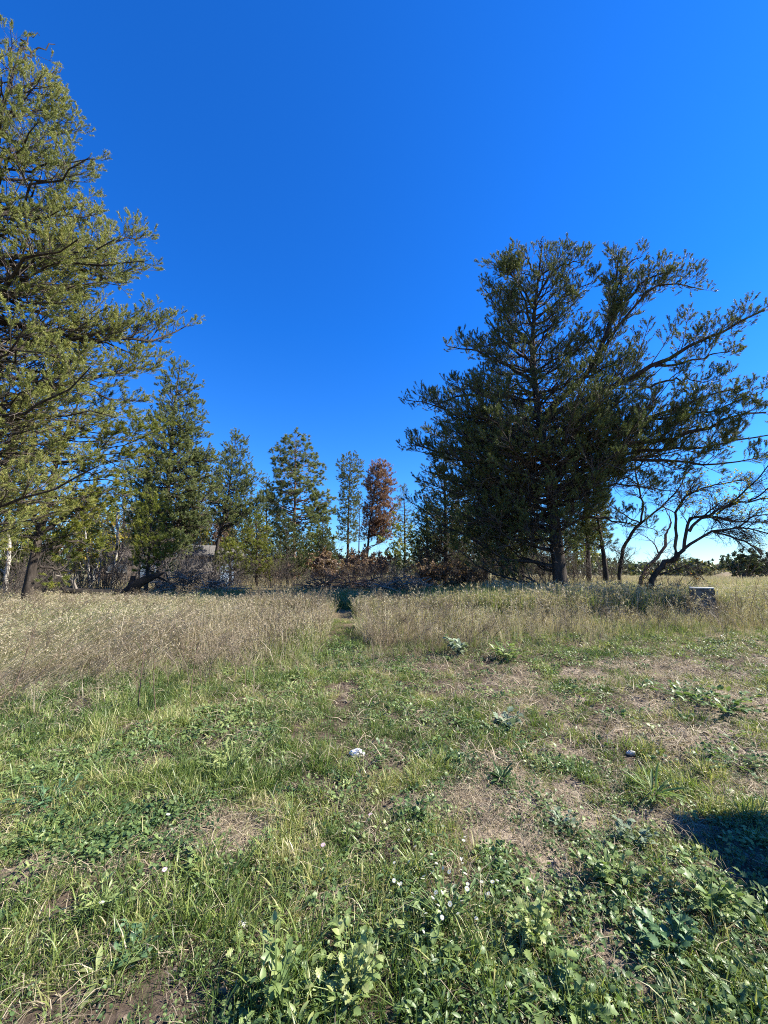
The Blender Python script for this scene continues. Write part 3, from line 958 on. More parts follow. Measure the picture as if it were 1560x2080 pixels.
def weed(px, py, label, kind='lobed', mat='weed_leaf', n=24, size=.055, spread=.14, height=.12, tint=.5, seed=0, name='weed_plant', cat='weed', flowers=0, fsize=.012, fmat='petal', group='broad-leaved weeds in the near grass', wide=1.0):
    r = np.random.default_rng(1000 + seed)
    n = int(n * 2.4); size = size * .76
    b = on_ground(px, py)
    b[2] = float(ground_z(b[0], b[1]))
    t = thing(name, label, cat, b, group)
    st = Geo()
    ns = max(4, n // 5)
    az = np.arange(ns) * 2.4 + r.normal(0, .4, ns)
    out_ = spread * r.uniform(.3, 1.1, ns); hh = height * r.uniform(.55, 1.15, ns)
    s = np.linspace(0, 1, 5)
    P = np.empty((ns, 5, 3))
    P[:, :, 0] = b[0] + (np.cos(az) * out_)[:, None] * s ** 1.2
    P[:, :, 1] = b[1] + (np.sin(az) * out_)[:, None] * s ** 1.2
    P[:, :, 2] = b[2] - .01 + hh[:, None] * s ** .8
    tubes(P, np.tile(np.linspace(.0026, .0012, 5), (ns, 1)), 4, st, tint)
    st.build('stem', M[mat], t, True, kind='stuff')
    for i in range(n):
        j = int(r.integers(ns)); tt = r.uniform(.2, 1.0)
        k_ = min(3, int(tt * 4)); f_ = tt * 4 - k_
        p = P[j, k_] * (1 - f_) + P[j, k_ + 1] * f_
        yaw = az[j] - np.pi / 2 + r.normal(0, .9)
        tv = round(float(np.clip(tint + r.choice([-.15, 0, .15]), 0, 1)), 2)
        add_leaf(t, b, leaf_mesh(kind, mat, tv), p, yaw, r.normal(.35, .35), r.normal(0, .3), size * r.uniform(.6, 1.25), wide)
    if flowers:
        fm, em = flower_mesh(fmat)
        for i in range(flowers):
            j = i % ns
            q = P[j, -1] + np.array([r.normal(0, .035), r.normal(0, .06), r.uniform(.015, .06)])
            sz = fsize * r.uniform(.75, 1.2)
            fo = add_leaf(t, b, fm, q, r.random() * 6, r.normal(.1, .35), r.normal(.15, .35), sz, 1.0, 'flower')
            eo = bpy.data.objects.new('flower_centre', em); COL.objects.link(eo); eo.parent = fo
    return t


# anonymous small leaves: clover, seedlings and low broad-leaved weeds
def leaf_clump(kind, n, size, rad, hgt, tint, seed, mat='weed_leaf'):
    r = np.random.default_rng(seed)
    vv, ff = leaf_arrays(kind)
    ge = Geo()
    for i in range(n):
        a = r.random() * 6.283; q = rad * math.sqrt(r.random())
        E = Matrix.Rotation(a - math.pi / 2 + r.normal(0, .8), 3, 'Z') @ Matrix.Rotation(r.normal(.25, .4), 3, 'X') @ Matrix.Rotation(r.normal(0, .35), 3, 'Y')
        sz = size * r.uniform(.6, 1.25)
        v = vv * sz @ np.array(E).T + [math.cos(a) * q, math.sin(a) * q, hgt * r.uniform(.15, 1) * (1 - .5 * q / rad)]
        ge.add(v, ff, float(np.clip(r.normal(tint, .09), -.3, 1)))
    return ge.mesh('leaf_clump', M[mat], True)


LV = [leaf_clump('oval', 18, .017, .05, .05, 0, 800 + i) for i in range(4)]
LV += [leaf_clump('lobed', 13, .030, .055, .075, .05, 810 + i) for i in range(5)]
LV += [leaf_clump('narrow', 16, .042, .04, .10, .03, 820 + i) for i in range(3)]
LV += [leaf_clump('oval', 12, .027, .055, .08, .03, 830 + i) for i in range(3)]
px_, py_, sc_, ti_, vi_ = [], [], [], [], []
for (N, y0, y1, sk) in ((30000, 1.0, 3.4, .9), (30000, 3.2, 8.4, 1.3)):
    x, y = wedge(g, N, y0, y1)
    dens = fbm(x * 1.6 + 3, y * 1.6, 301)
    right = .05 * sstep(-.4, 1.2, x) * (1 - sstep(3.0, 4.0, y))
    keep = g.random(len(x)) < (.13 + (1.0 - .5 * sstep(.2, 1.0, x)) * sstep(.45, .60, dens + right + .25 * (fbm(x * 5, y * 5, 307, 2) - .5))) * (1 - .6 * dirt_mask(x, y)) * (1 - .85 * tall_mask(x, y))
    x, y = x[keep], y[keep]; n_ = len(x)
    sel = fbm(x * 1.1 + 9, y * 1.1, 311) + g.normal(0, .10, n_)
    vi = np.where(sel < .43, g.integers(0, 4, n_), np.where(sel < .56, g.integers(4, 9, n_), np.where(sel < .62, g.integers(9, 12, n_), g.integers(12, 15, n_))))
    ti = np.clip(.50 + .8 * (fbm(x * 1.2, y * 1.2, 321) - .5) + g.normal(0, .18, n_), .02, .98)
    px_.append(x); py_.append(y); sc_.append(sk * g.uniform(.45, 1.15, n_)); ti_.append(ti); vi_.append(vi)
x, y, sc, ti, vi = map(np.concatenate, (px_, py_, sc_, ti_, vi_))
scatter('ground_cover', 'small clover and seedling leaves spread through the near grass', LV, x, y, g.random(len(x)) * 6.283, sc, ti, vi, .2, 0, g)

WEEDS = [
    # px, py, label, kind, mat, n, size, spread, height, tint
    (905, 1885, 'bushy aster plant covered in small white daisy flowers', 'narrow', 'weed_leaf', 60, .042, .20, .20, .62, dict(flowers=52, fsize=.009, name='aster_plant', cat='flowering plant')),
    (1245, 1800, 'broad mound of lobed leaves with dark shade at its foot, beside bare soil', 'lobed', 'weed_leaf', 56, .055, .19, .15, .6, {}),
    (1445, 1850, 'tall pale lobed-leaf weed at the rim of the dark shadow', 'lobed', 'weed_leaf', 50, .058, .18, .17, .66, {}),
    (1375, 1935, 'cool green lobed weed below the shadow, ringed by brown soil', 'lobed', 'blue_leaf', 40, .055, .15, .12, .66, {}),
    (1085, 1935, 'bright yellow-green upright weed with feathery leaves at the bottom', 'lobed', 'weed_leaf', 46, .045, .11, .2, .88, {}),
    (1150, 2045, 'spreading lobed weed cut by the bottom edge of the photo', 'lobed', 'weed_leaf', 44, .055, .18, .11, .62, {}),
    (715, 2035, 'glossy yellow-green lobed plant at bottom centre', 'lobed', 'weed_leaf', 46, .046, .13, .14, .9, {}),
    (560, 2045, 'upright plant with round light green leaves at bottom edge', 'oval', 'weed_leaf', 26, .052, .09, .2, .72, {}),
    (268, 1945, 'low blue-green round-leaved plant in the grass', 'oval', 'blue_leaf', 34, .035, .13, .07, .7, {}),
    (205, 1985, 'two long bare yellow-green leaves lying in the grass', 'strap', 'weed_leaf', 3, .14, .03, .04, .95, dict(wide=1.2)),
    (845, 1665, 'dark green bushy weed above a brown bare patch', 'oval', 'weed_leaf', 40, .042, .15, .10, .3, {}),
    (1022, 1592, 'dark green rosette of narrow straps beside sandy soil', 'strap', 'weed_leaf', 30, .13, .05, .05, .18, dict(wide=.6)),
    (870, 1955, 'clump of large pale leaves under the white asters', 'oval', 'weed_leaf', 26, .05, .15, .08, .7, {}),
    (700, 1955, 'broad-leaved seedling clump beside a patch of bare earth', 'oval', 'weed_leaf', 20, .055, .12, .08, .78, {}),
    (620, 1800, 'dense mat of small round clover leaves at left of the asters', 'oval', 'weed_leaf', 60, .03, .2, .07, .55, {}),
    (1290, 1715, 'small blue-grey weed between two sandy gaps', 'lobed', 'grey_leaf', 26, .05, .11, .09, .45, {}),
    (1145, 1680, 'greyish lobed seedling in the middle of the thin grass', 'lobed', 'grey_leaf', 20, .05, .1, .08, .5, {}),
    (1030, 1475, 'pale grey-green thistle rosette at edge of the lane', 'lobed', 'grey_leaf', 30, .10, .18, .10, .6, dict(name='thistle_plant')),
    (930, 1335, 'silvery round mullein plant in front of the dry grass', 'oval', 'grey_leaf', 44, .15, .22, .32, .75, dict(name='mullein_plant')),
    (1030, 1340, 'bright green leafy plant just beside the silvery mullein', 'narrow', 'weed_leaf', 44, .15, .25, .24, .75, {}),
    (1395, 1420, 'dark green weed patch on the lane nearer the dry stand', 'oval', 'weed_leaf', 50, .09, .38, .14, .45, {}),
    (1480, 1445, 'wide green weed bed at the right edge of the lane', 'oval', 'weed_leaf', 70, .085, .5, .16, .6, {}),
    (1300, 1405, 'small rosette of green leaves alone on the tan lane', 'strap', 'weed_leaf', 18, .15, .08, .06, .6, {}),
    (1250, 1460, 'low leafy weed beside a bare tan scrape', 'oval', 'weed_leaf', 26, .075, .2, .09, .5, {}),
    (60, 1700, 'bright clover clump at the left edge above a straw patch', 'oval', 'weed_leaf', 50, .035, .18, .07, .72, {}),
    (470, 1570, 'tall bright yellow-green leafy tangle in the lush grass', 'narrow', 'weed_leaf', 70, .07, .28, .2, .85, {}),
    (90, 1640, 'cool green leafy weed in the shade of lush grass', 'narrow', 'blue_leaf', 46, .06, .26, .13, .55, {}),
    (1500, 1560, 'leafy green weed cluster above the dark shadow at the edge', 'oval', 'weed_leaf', 60, .05, .34, .12, .5, {}),
    (1330, 1625, 'grassy weed with long arching blades at the shadow corner', 'strap', 'weed_leaf', 26, .22, .08, .08, .6, dict(wide=.3)),
    (1500, 2030, 'trailing lobed weed in the bottom right corner', 'lobed', 'weed_leaf', 26, .05, .14, .08, .45, {}),
    (760, 1720, 'loose patch of bright three-lobed leaves above the asters', 'lobed', 'weed_leaf', 36, .036, .18, .07, .66, {}),
    (400, 1760, 'small-leaved weed among grass near a pink blossom', 'oval', 'weed_leaf', 34, .034, .17, .09, .62, {}),
    (210, 1850, 'yellowish narrow-leaved weed on the left grass', 'narrow', 'weed_leaf', 30, .045, .14, .12, .8, {}),
]
for i, (px, py, lab, kd, mt, nl, sz, sp, hh, ti, ex) in enumerate(WEEDS):
    weed(px, py, lab, kd, mt, nl, sz, sp, hh, ti, i, **ex)

# single small blossoms in the grass
for i, (px, py, lab, mt) in enumerate([
    (330, 1812, 'pale pink clover blossom standing alone in the grass', 'petal_pink'), (338, 1690, 'tiny white flower near a straw-coloured bare patch', 'petal'),
    (200, 1885, 'tiny white flower low in dark grass at left', 'petal'), (42, 1535, 'white fluffy seed head in the lush grass at the left edge', 'petal'),
    (752, 1690, 'pink blossom on a thin stem above the clover mat', 'petal_pink'), (655, 1757, 'faded pink blossom at the rim of the clover mat', 'petal_pink')]):
    b = on_ground(px, py)
    t = thing('wild_flower', lab, 'flower', b, 'single blossoms in the grass')
    sg = Geo(); P = np.array([[b, b + [.004, .0, .05], b + [.0, .004, .09]]]); tubes(P, np.full((1, 3), .0014), 4, sg, .4); sg.build('stem', M['weed_leaf'], t)
    fm, em = flower_mesh(mt)
    fo = add_leaf(t, b, fm, b + np.array([0, .004, .09]), i, .2, .2, .013, 1, 'flower')
    eo = bpy.data.objects.new('flower_centre', em); COL.objects.link(eo); eo.parent = fo

# dark dry weed stalks standing in front of the stand
for i, (p0, p1, lab) in enumerate([
    ((20, 1425), (85, 1235), 'long dark weed stalk leaning in at the left edge'),
    ((60, 1395), (185, 1250), 'dark slanting stalk across the bleached grass'),
    ((278, 1455), (296, 1285), 'tall upright dark stalk rising from green grass'),
    ((318, 1450), (314, 1330), 'straight short dark stalk beside the taller upright one'),
    ((385, 1430), (402, 1310), 'thin pale stalk standing clear of the grass'),
    ((565, 1335), (590, 1235), 'thin brown stalk pair beside the mown path'),
    ((1500, 1265), (1545, 1165), 'reddish stalk leaning out beyond the concrete post'),
    ((1480, 1240), (1500, 1150), 'bare reddish stalk nearest the concrete post'),
    ((952, 1300), (956, 1215), 'dry stalk above the silvery mullein'),
]):
    r = np.random.default_rng(500 + i)
    b = on_ground(*p0) if i < 6 else base_at(p0[0], 13.0 if p0[0] > 1400 else 8.2)
    pl = Plane(b); q = pl.at(*p1)
    t = thing('weed_stalk', lab, 'weed', b, 'dry weed stalks')
    pts = resample([b - [0, 0, .02], (b + q) / 2 + r.normal(0, .02, 3), q], 9)
    ge = Geo(); R = np.linspace(.006, .002, 9)[None]; tubes(pts[None], R, 5, ge)
    ge.build('stem', M['brown_stem'], t, True)
    C, RR, _, _ = grow(pts[None], R, r, .05, .35, 1, .12, .05, .22, (25, 50), 1.5, .1, .1, 4, .05, rmin=.0012)
    if len(C):
        ge = Geo(); tubes(C, RR, 3, ge)
        needles(ge, C[:, -1], C[:, -1] - C[:, 0], np.full(len(C), .04), r, 6, .022, .006, spread=.8)
        ge.build('seed_head', M['brown_stem'], t, kind='stuff')

# ------------------------------------------------------------------ the two big jack pines and the pines behind
pine('tall pine filling the left edge, its trunk out of sight and sunlit boughs reaching in', None,
     [(-165, 1195), (-120, 900), (-75, 600), (-25, 330), (46, 84)], 12.5, None,
     [(52, 34), (85, 48), (120, 66), (133, 90), (150, 130), (150, 170), (165, 215), (172, 262), (182, 320), (212, 375), (218, 408), (230, 440), (292, 480), (300, 545), (298, 620), (392, 655), (372, 690), (340, 750), (330, 800), (340, 850), (320, 920), (290, 980), (240, 1040), (150, 1090)],
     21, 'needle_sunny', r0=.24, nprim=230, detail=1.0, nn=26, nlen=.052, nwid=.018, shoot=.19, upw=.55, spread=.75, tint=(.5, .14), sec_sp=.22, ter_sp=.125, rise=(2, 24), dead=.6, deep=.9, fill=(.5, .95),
     limbs=[([(-100, 900), (0, 833), (70, 800), (160, 770), (300, 745), (330, 740)], .09), ([(-110, 770), (60, 700), (200, 690), (310, 690), (378, 662)], .075),
            ([(-80, 640), (60, 590), (160, 575), (300, 545)], .06), ([(-60, 520), (100, 520), (200, 500), (295, 478)], .055),
            ([(-45, 440), (80, 430), (190, 412)], .05), ([(-20, 330), (80, 290), (140, 266)], .045), ([(5, 250), (80, 220), (135, 212)], .04), ([(20, 190), (90, 155), (125, 140)], .035),
            ([(30, 140), (80, 95), (112, 90)], .03), ([(36, 110), (66, 68), (80, 72)], .025), ([(30, 150), (15, 90), (10, 75)], .025), ([(42, 80), (46, 95), (47, 82)], .02), ([(-15, 330), (20, 240), (60, 170)], .035)])
pine('smaller yellow-green pine with a leaning dark trunk, standing under the tall left pine', None,
     [(58, 1195), (70, 1130), (92, 1040), (112, 950), (128, 890), (150, 850), (165, 780)], 15.0,
     [(60, 860), (0, 930), (-60, 1000), (-60, 1060), (10, 1110), (50, 1130)],
     [(190, 790), (270, 815), (335, 850), (370, 905), (330, 960), (300, 1010), (260, 1060), (200, 1085), (130, 1100)],
     22, 'needle_yellow', r0=.14, nprim=100, nn=22, nlen=.075, nwid=.02, shoot=.16, sec_sp=.22, ter_sp=.165, tint=(.45, .15), dead=.9, rise=(-8, 22), inner=.45, fill=(.6, 1.02),
     limbs=[([(85, 1080), (110, 1065), (140, 1040), (185, 1035), (230, 1020)], .06), ([(75, 1135), (110, 1110), (150, 1100), (200, 1120)], .04),
            ([(80, 1150), (140, 1160), (180, 1158)], .03), ([(125, 900), (160, 870), (220, 860)], .05)])
pine('pointed blue-green pine with a dark straight trunk, right of the tall left pine', 'pines along the back of the field',
     [(325, 1165), (335, 1060), (345, 950), (352, 850), (368, 722)], 20.0,
     [(350, 740), (330, 765), (325, 800), (305, 850), (285, 900), (262, 960), (245, 1010), (255, 1060), (275, 1110)],
     [(385, 738), (402, 760), (414, 800), (424, 840), (446, 870), (456, 905), (466, 950), (462, 1000), (450, 1050), (420, 1100)],
     23, 'needle_blue', r0=.16, nprim=250, detail=1, nn=22, nlen=.065, nwid=.024, shoot=.16, upw=.5, fill=(.5, 1.05), tint=(.42, .15), rise=(8, 35), sec_sp=.2, ter_sp=.125, dead=.5)
pine('slender leaning pine with a long bare lower trunk', 'pines along the back of the field',
     [(432, 1178), (445, 1090), (465, 1000), (472, 930), (486, 868)], 24.0,
     [(470, 890), (455, 920), (440, 950), (428, 985), (415, 1020), (425, 1060)],
     [(500, 885), (518, 915), (525, 955), (540, 985), (548, 1020), (530, 1060)],
     24, 'needle_blue', r0=.12, nprim=150, detail=1.1, nn=20, nlen=.075, nwid=.028, shoot=.19, fill=(.45, 1.06), tint=(.4, .14), rise=(10, 40), sec_sp=.24, ter_sp=.16, dead=.4)
pine('broad round-topped red pine with tufted foliage and a pale straight trunk', 'pines along the back of the field',
     [(597, 1165), (598, 1060), (600, 960), (601, 872)], 28.0,
     [(588, 880), (570, 890), (553, 915), (556, 960), (540, 1000), (545, 1050), (555, 1090)],
     [(615, 880), (638, 900), (648, 920), (668, 945), (655, 970), (685, 995), (682, 1035), (665, 1070), (640, 1095)],
     25, 'needle_blue', bark='bark_red', r0=.15, nprim=190, detail=1.2, nn=26, nlen=.17, nwid=.032, shoot=.16, fill=(.5, 1.12), tint=(.4, .14), rise=(-5, 30), sec_sp=.36, ter_sp=.36, inner=.6, spread=1.3, upw=.5, name='red_pine_tree')
pine('thin green pine with a straight trunk beside the rust-coloured one', 'pines along the back of the field',
     [(706, 1155), (708, 1040), (712, 916)], 38.0,
     [(702, 925), (692, 935), (678, 945), (690, 975), (690, 1010), (685, 1060), (690, 1100)],
     [(722, 925), (738, 945), (742, 960), (734, 990), (738, 1030), (728, 1070)],
     26, 'needle_dark', r0=.16, nprim=150, detail=1.2, nn=18, nlen=.12, nwid=.045, fill=(.5, 1.2), shoot=.3, tint=(.6, .14), rise=(-15, 15), sec_sp=.34, ter_sp=.32)
pine('sparse young pine squeezed between the thin green pine and the rust one', 'pines along the back of the field',
     [(728, 1155), (730, 1060), (732, 1000)], 36.0,
     [(726, 1005), (722, 1030), (716, 1060), (718, 1100)], [(737, 1005), (741, 1035), (746, 1065), (742, 1100)],
     36, 'needle_dark', r0=.08, nprim=50, detail=.9, nn=12, nlen=.12, nwid=.04, shoot=.26, tint=(.4, .14), rise=(-10, 25), sec_sp=.45, ter_sp=.4)
pine('rust-red dying pine with a leaning trunk', 'pines along the back of the field',
     [(742, 1155), (752, 1060), (764, 980), (774, 932)], 34.0,
     [(768, 938), (752, 950), (748, 975), (753, 1020), (748, 1060), (752, 1090)],
     [(785, 935), (800, 950), (812, 972), (806, 1010), (814, 1050), (808, 1085)],
     27, 'needle_red', r0=.13, nprim=170, detail=1.2, nn=18, nlen=.12, nwid=.04, fill=(.5, 1.12), shoot=.26, tint=(.42, .2), rise=(5, 35), sec_sp=.3, ter_sp=.3, inner=.2)
pine('dull green pine half hidden behind the rust-red one', 'pines along the back of the field',
     [(822, 1160), (822, 1060), (820, 985)], 32.0,
     [(812, 1000), (800, 1030), (795, 1070), (800, 1110)], [(828, 1000), (840, 1030), (850, 1070), (850, 1110)],
     28, 'needle_dark', r0=.13, nprim=80, detail=.9, nn=12, nlen=.11, nwid=.036, shoot=.25, tint=(.6, .14), rise=(0, 30), sec_sp=.4, ter_sp=.35)

pine('huge spreading dark pine with many heavy limbs, right of the field', None,
     [(1138, 1182), (1128, 1080), (1112, 950), (1094, 840), (1082, 720), (1088, 610), (1104, 486)], 16.2,
     [(1098, 475), (1060, 490), (1035, 490), (978, 515), (975, 560), (990, 610), (993, 660), (960, 690), (905, 702), (900, 735), (885, 780), (850, 825), (827, 850), (825, 905), (845, 960), (842, 1010), (830, 1050), (865, 1090), (930, 1120)],
     [(1110, 475), (1150, 492), (1190, 512), (1195, 560), (1220, 620), (1255, 690), (1310, 740), (1370, 800), (1420, 870), (1390, 930), (1260, 985), (1190, 1035), (1168, 1090)],
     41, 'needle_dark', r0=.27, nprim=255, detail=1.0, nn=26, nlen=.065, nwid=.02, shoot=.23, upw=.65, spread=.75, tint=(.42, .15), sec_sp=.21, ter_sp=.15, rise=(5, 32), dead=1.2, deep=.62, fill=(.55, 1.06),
     limbs=[([(1100, 860), (1140, 830), (1190, 812), (1260, 780), (1330, 740), (1410, 700), (1470, 672), (1553, 630)], 0.144),
            ([(1100, 850), (1150, 800), (1200, 745), (1232, 680), (1248, 600), (1257, 512)], 0.132),
            ([(1205, 740), (1260, 660), (1310, 600), (1350, 575), (1428, 588)], 0.072), ([(1235, 660), (1290, 590), (1330, 560), (1388, 548)], 0.060),
            ([(1248, 600), (1275, 540), (1305, 520)], 0.054),
            ([(1114, 975), (1150, 935), (1200, 912), (1290, 900), (1400, 880), (1480, 850), (1556, 838)], 0.144),
            ([(1118, 990), (1160, 940), (1230, 900), (1320, 850), (1420, 810), (1505, 788)], 0.120),
            ([(1122, 1010), (1180, 960), (1250, 940), (1350, 935), (1450, 945), (1540, 930)], 0.096),
            ([(1250, 880), (1340, 850), (1450, 835), (1530, 800)], .07), ([(1200, 935), (1300, 915), (1420, 910), (1520, 890), (1600, 880)], .075), ([(1300, 790), (1370, 770), (1440, 775)], .05), ([(1150, 1000), (1230, 985), (1310, 990), (1390, 1000)], .05),
            ([(1330, 745), (1400, 735), (1450, 720), (1490, 710)], 0.048),
            ([(1095, 850), (1050, 815), (1000, 800), (930, 805), (870, 830)], 0.096), ([(1085, 780), (1030, 740), (970, 715), (908, 703)], 0.084),
            ([(1086, 630), (1040, 560), (992, 530)], 0.054), ([(1087, 610), (1130, 545), (1188, 528)], 0.054), ([(1090, 560), (1065, 520), (1044, 505)], 0.042), ([(1092, 570), (1135, 525), (1150, 508)], 0.042),
            ([(1083, 700), (1030, 650), (978, 575)], 0.060), ([(1083, 740), (1020, 690), (985, 640)], 0.060), ([(1086, 650), (1150, 600), (1205, 570)], 0.054), ([(1083, 680), (1060, 600), (1020, 520)], 0.054), ([(1098, 510), (1102, 480), (1104, 484)], 0.024),
            ([(1118, 960), (1060, 930), (980, 915), (900, 915), (830, 905)], 0.096), ([(1125, 1050), (1060, 1020), (980, 1010), (900, 1030)], 0.072),
            ([(1130, 1080), (1190, 1050), (1260, 1060), (1330, 1075)], 0.060)])

# the dark thicket of pines behind it
for i, (tp, rg, lf, rt, lab) in enumerate([
    ([(905, 1172), (905, 1050), (900, 890)], 20.5, [(890, 900), (860, 950), (840, 1010), (835, 1070), (850, 1120)], [(915, 900), (950, 950), (965, 1010), (970, 1070), (960, 1120)], 'dark dense pine forming the outer rim of the thicket behind the huge pine'),
    ([(985, 1172), (985, 1000), (980, 830)], 22.5, [(965, 840), (930, 900), (900, 980), (890, 1060), (910, 1120)], [(995, 840), (1030, 900), (1050, 980), (1060, 1060), (1040, 1120)], 'dark pine with bare lower trunk second in the thicket behind the huge pine'),
    ([(1060, 1172), (1058, 1000), (1050, 810)], 24.0, [(1030, 830), (1000, 900), (985, 980), (980, 1060)], [(1070, 830), (1100, 900), (1120, 980), (1130, 1060)], 'dark pine hidden just behind the trunk of the huge pine'),
    ([(1195, 1172), (1190, 1040), (1180, 880)], 21.5, [(1165, 900), (1140, 960), (1130, 1030), (1130, 1100)], [(1195, 900), (1220, 960), (1235, 1030), (1230, 1100)], 'dark pine between the huge trunk and the bare leaning tree'),
    ([(1232, 1176), (1222, 1100), (1205, 1010)], 17.5, [(1190, 1020), (1180, 1060), (1180, 1110)], [(1222, 1020), (1235, 1060), (1240, 1110)], 'short dark pine with a leaning stem beside the bare tree'),
    ([(868, 1170), (868, 1090), (866, 1010)], 22.0, [(855, 1020), (835, 1060), (825, 1110), (835, 1140)], [(876, 1020), (895, 1060), (905, 1110), (900, 1140)], 'low dark pine at the tip of the thicket near the rust-red tree'),
    ([(1020, 1175), (1020, 1090), (1022, 1000)], 18.5, [(1005, 1020), (970, 1060), (950, 1110), (960, 1140)], [(1038, 1020), (1060, 1060), (1075, 1110), (1070, 1140)], 'bushy low pine under the boughs of the huge pine'),
]):
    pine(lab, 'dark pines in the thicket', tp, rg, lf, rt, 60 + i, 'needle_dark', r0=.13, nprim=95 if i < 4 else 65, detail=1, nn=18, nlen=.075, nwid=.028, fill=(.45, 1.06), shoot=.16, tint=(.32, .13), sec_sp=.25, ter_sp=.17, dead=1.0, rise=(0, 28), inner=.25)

for i, (tp, rg, lf, rt, lab) in enumerate([
    ([(408, 1165), (406, 1060), (404, 930)], 34.0, [(395, 945), (380, 990), (372, 1050), (375, 1110)], [(412, 945), (425, 990), (432, 1050), (430, 1110)], 'distant green pine showing between the pointed pine and the slender one'),
    ([(540, 1165), (541, 1080), (542, 965)], 38.0, [(532, 980), (520, 1020), (512, 1070), (515, 1120)], [(552, 980), (562, 1020), (568, 1070), (566, 1120)], 'distant pine just behind the left boughs of the red pine'),
    ([(655, 1165), (655, 1100), (654, 1020)], 42.0, [(645, 1035), (636, 1070), (630, 1120)], [(662, 1035), (670, 1070), (674, 1120)], 'far small pine right of the red pine'),
    ([(250, 1165), (252, 1060), (255, 930)], 30.0, [(240, 950), (222, 1000), (212, 1060), (215, 1110)], [(266, 950), (280, 1000), (290, 1060), (288, 1110)], 'distant green pine behind the leaning yellow-green pine'),
    ([(185, 1165), (186, 1080), (188, 985)], 34.0, [(175, 1000), (160, 1050), (150, 1110)], [(200, 1000), (212, 1050), (220, 1110)], 'distant pine above the birch clump'),
]):
    pine(lab, 'pines along the back of the field', tp, rg, lf, rt, 300 + i, 'needle_blue' if i % 2 else 'needle_yellow', r0=.13, nprim=130, detail=1, nn=18, nlen=.09, nwid=.036, shoot=.2, tint=(.4, .15), sec_sp=.28, ter_sp=.21, rise=(-5, 30), fill=(.45, 1.05))

# yellow-green young evergreens at the back
for i, (tp, rg, lf, rt, mt, lab) in enumerate([
    ([(522, 1180), (522, 1110), (520, 1040)], 21.0, [(512, 1050), (495, 1080), (480, 1120), (478, 1165)], [(530, 1050), (548, 1080), (560, 1120), (565, 1165)], 'needle_yellow', 'round yellow-green young pine below the slender leaning pine'),
    ([(585, 1178), (582, 1120), (578, 1050)], 23.0, [(560, 1060), (540, 1090), (520, 1130), (515, 1165)], [(600, 1060), (622, 1090), (640, 1130), (640, 1165)], 'needle_dark', 'wide dark green young pine at the foot of the red pine'),
    ([(470, 1178), (468, 1140), (466, 1095)], 20.0, [(455, 1105), (440, 1130), (435, 1160)], [(478, 1105), (492, 1130), (496, 1160)], 'needle_yellow', 'small yellow-green pine beside the blue door of the grey shed'),
    ([(300, 1178), (305, 1100), (310, 1005)], 17.0, [(290, 1020), (272, 1060), (262, 1100), (270, 1160)], [(330, 1015), (368, 1050), (376, 1085), (350, 1160)], 'needle_yellow', 'bright yellow-green pine in front of the pointed blue-green pine'),
    ([(382, 1175), (380, 1100), (380, 1030)], 25.0, [(368, 1045), (352, 1070), (350, 1110)], [(392, 1045), (408, 1070), (414, 1110)], 'needle_yellow', 'dull yellow-green young pine over the roof of the grey shed'),
    ([(665, 1168), (663, 1120), (661, 1070)], 30.0, [(650, 1085), (640, 1110), (635, 1140)], [(672, 1085), (684, 1110), (690, 1140)], 'needle_dark', 'low dark bushy pine near the gap of bright sky'),
]):
    pine(lab, 'young evergreens along the back', tp, rg, lf, rt, 80 + i, mt, r0=.08, nprim=70, detail=1, fill=(.35, 1.15), nn=20, nlen=.07, nwid=.026, shoot=.15, tint=(.4, .15), sec_sp=.24, ter_sp=.16, rise=(-5, 30), inner=.15, name='young_pine')


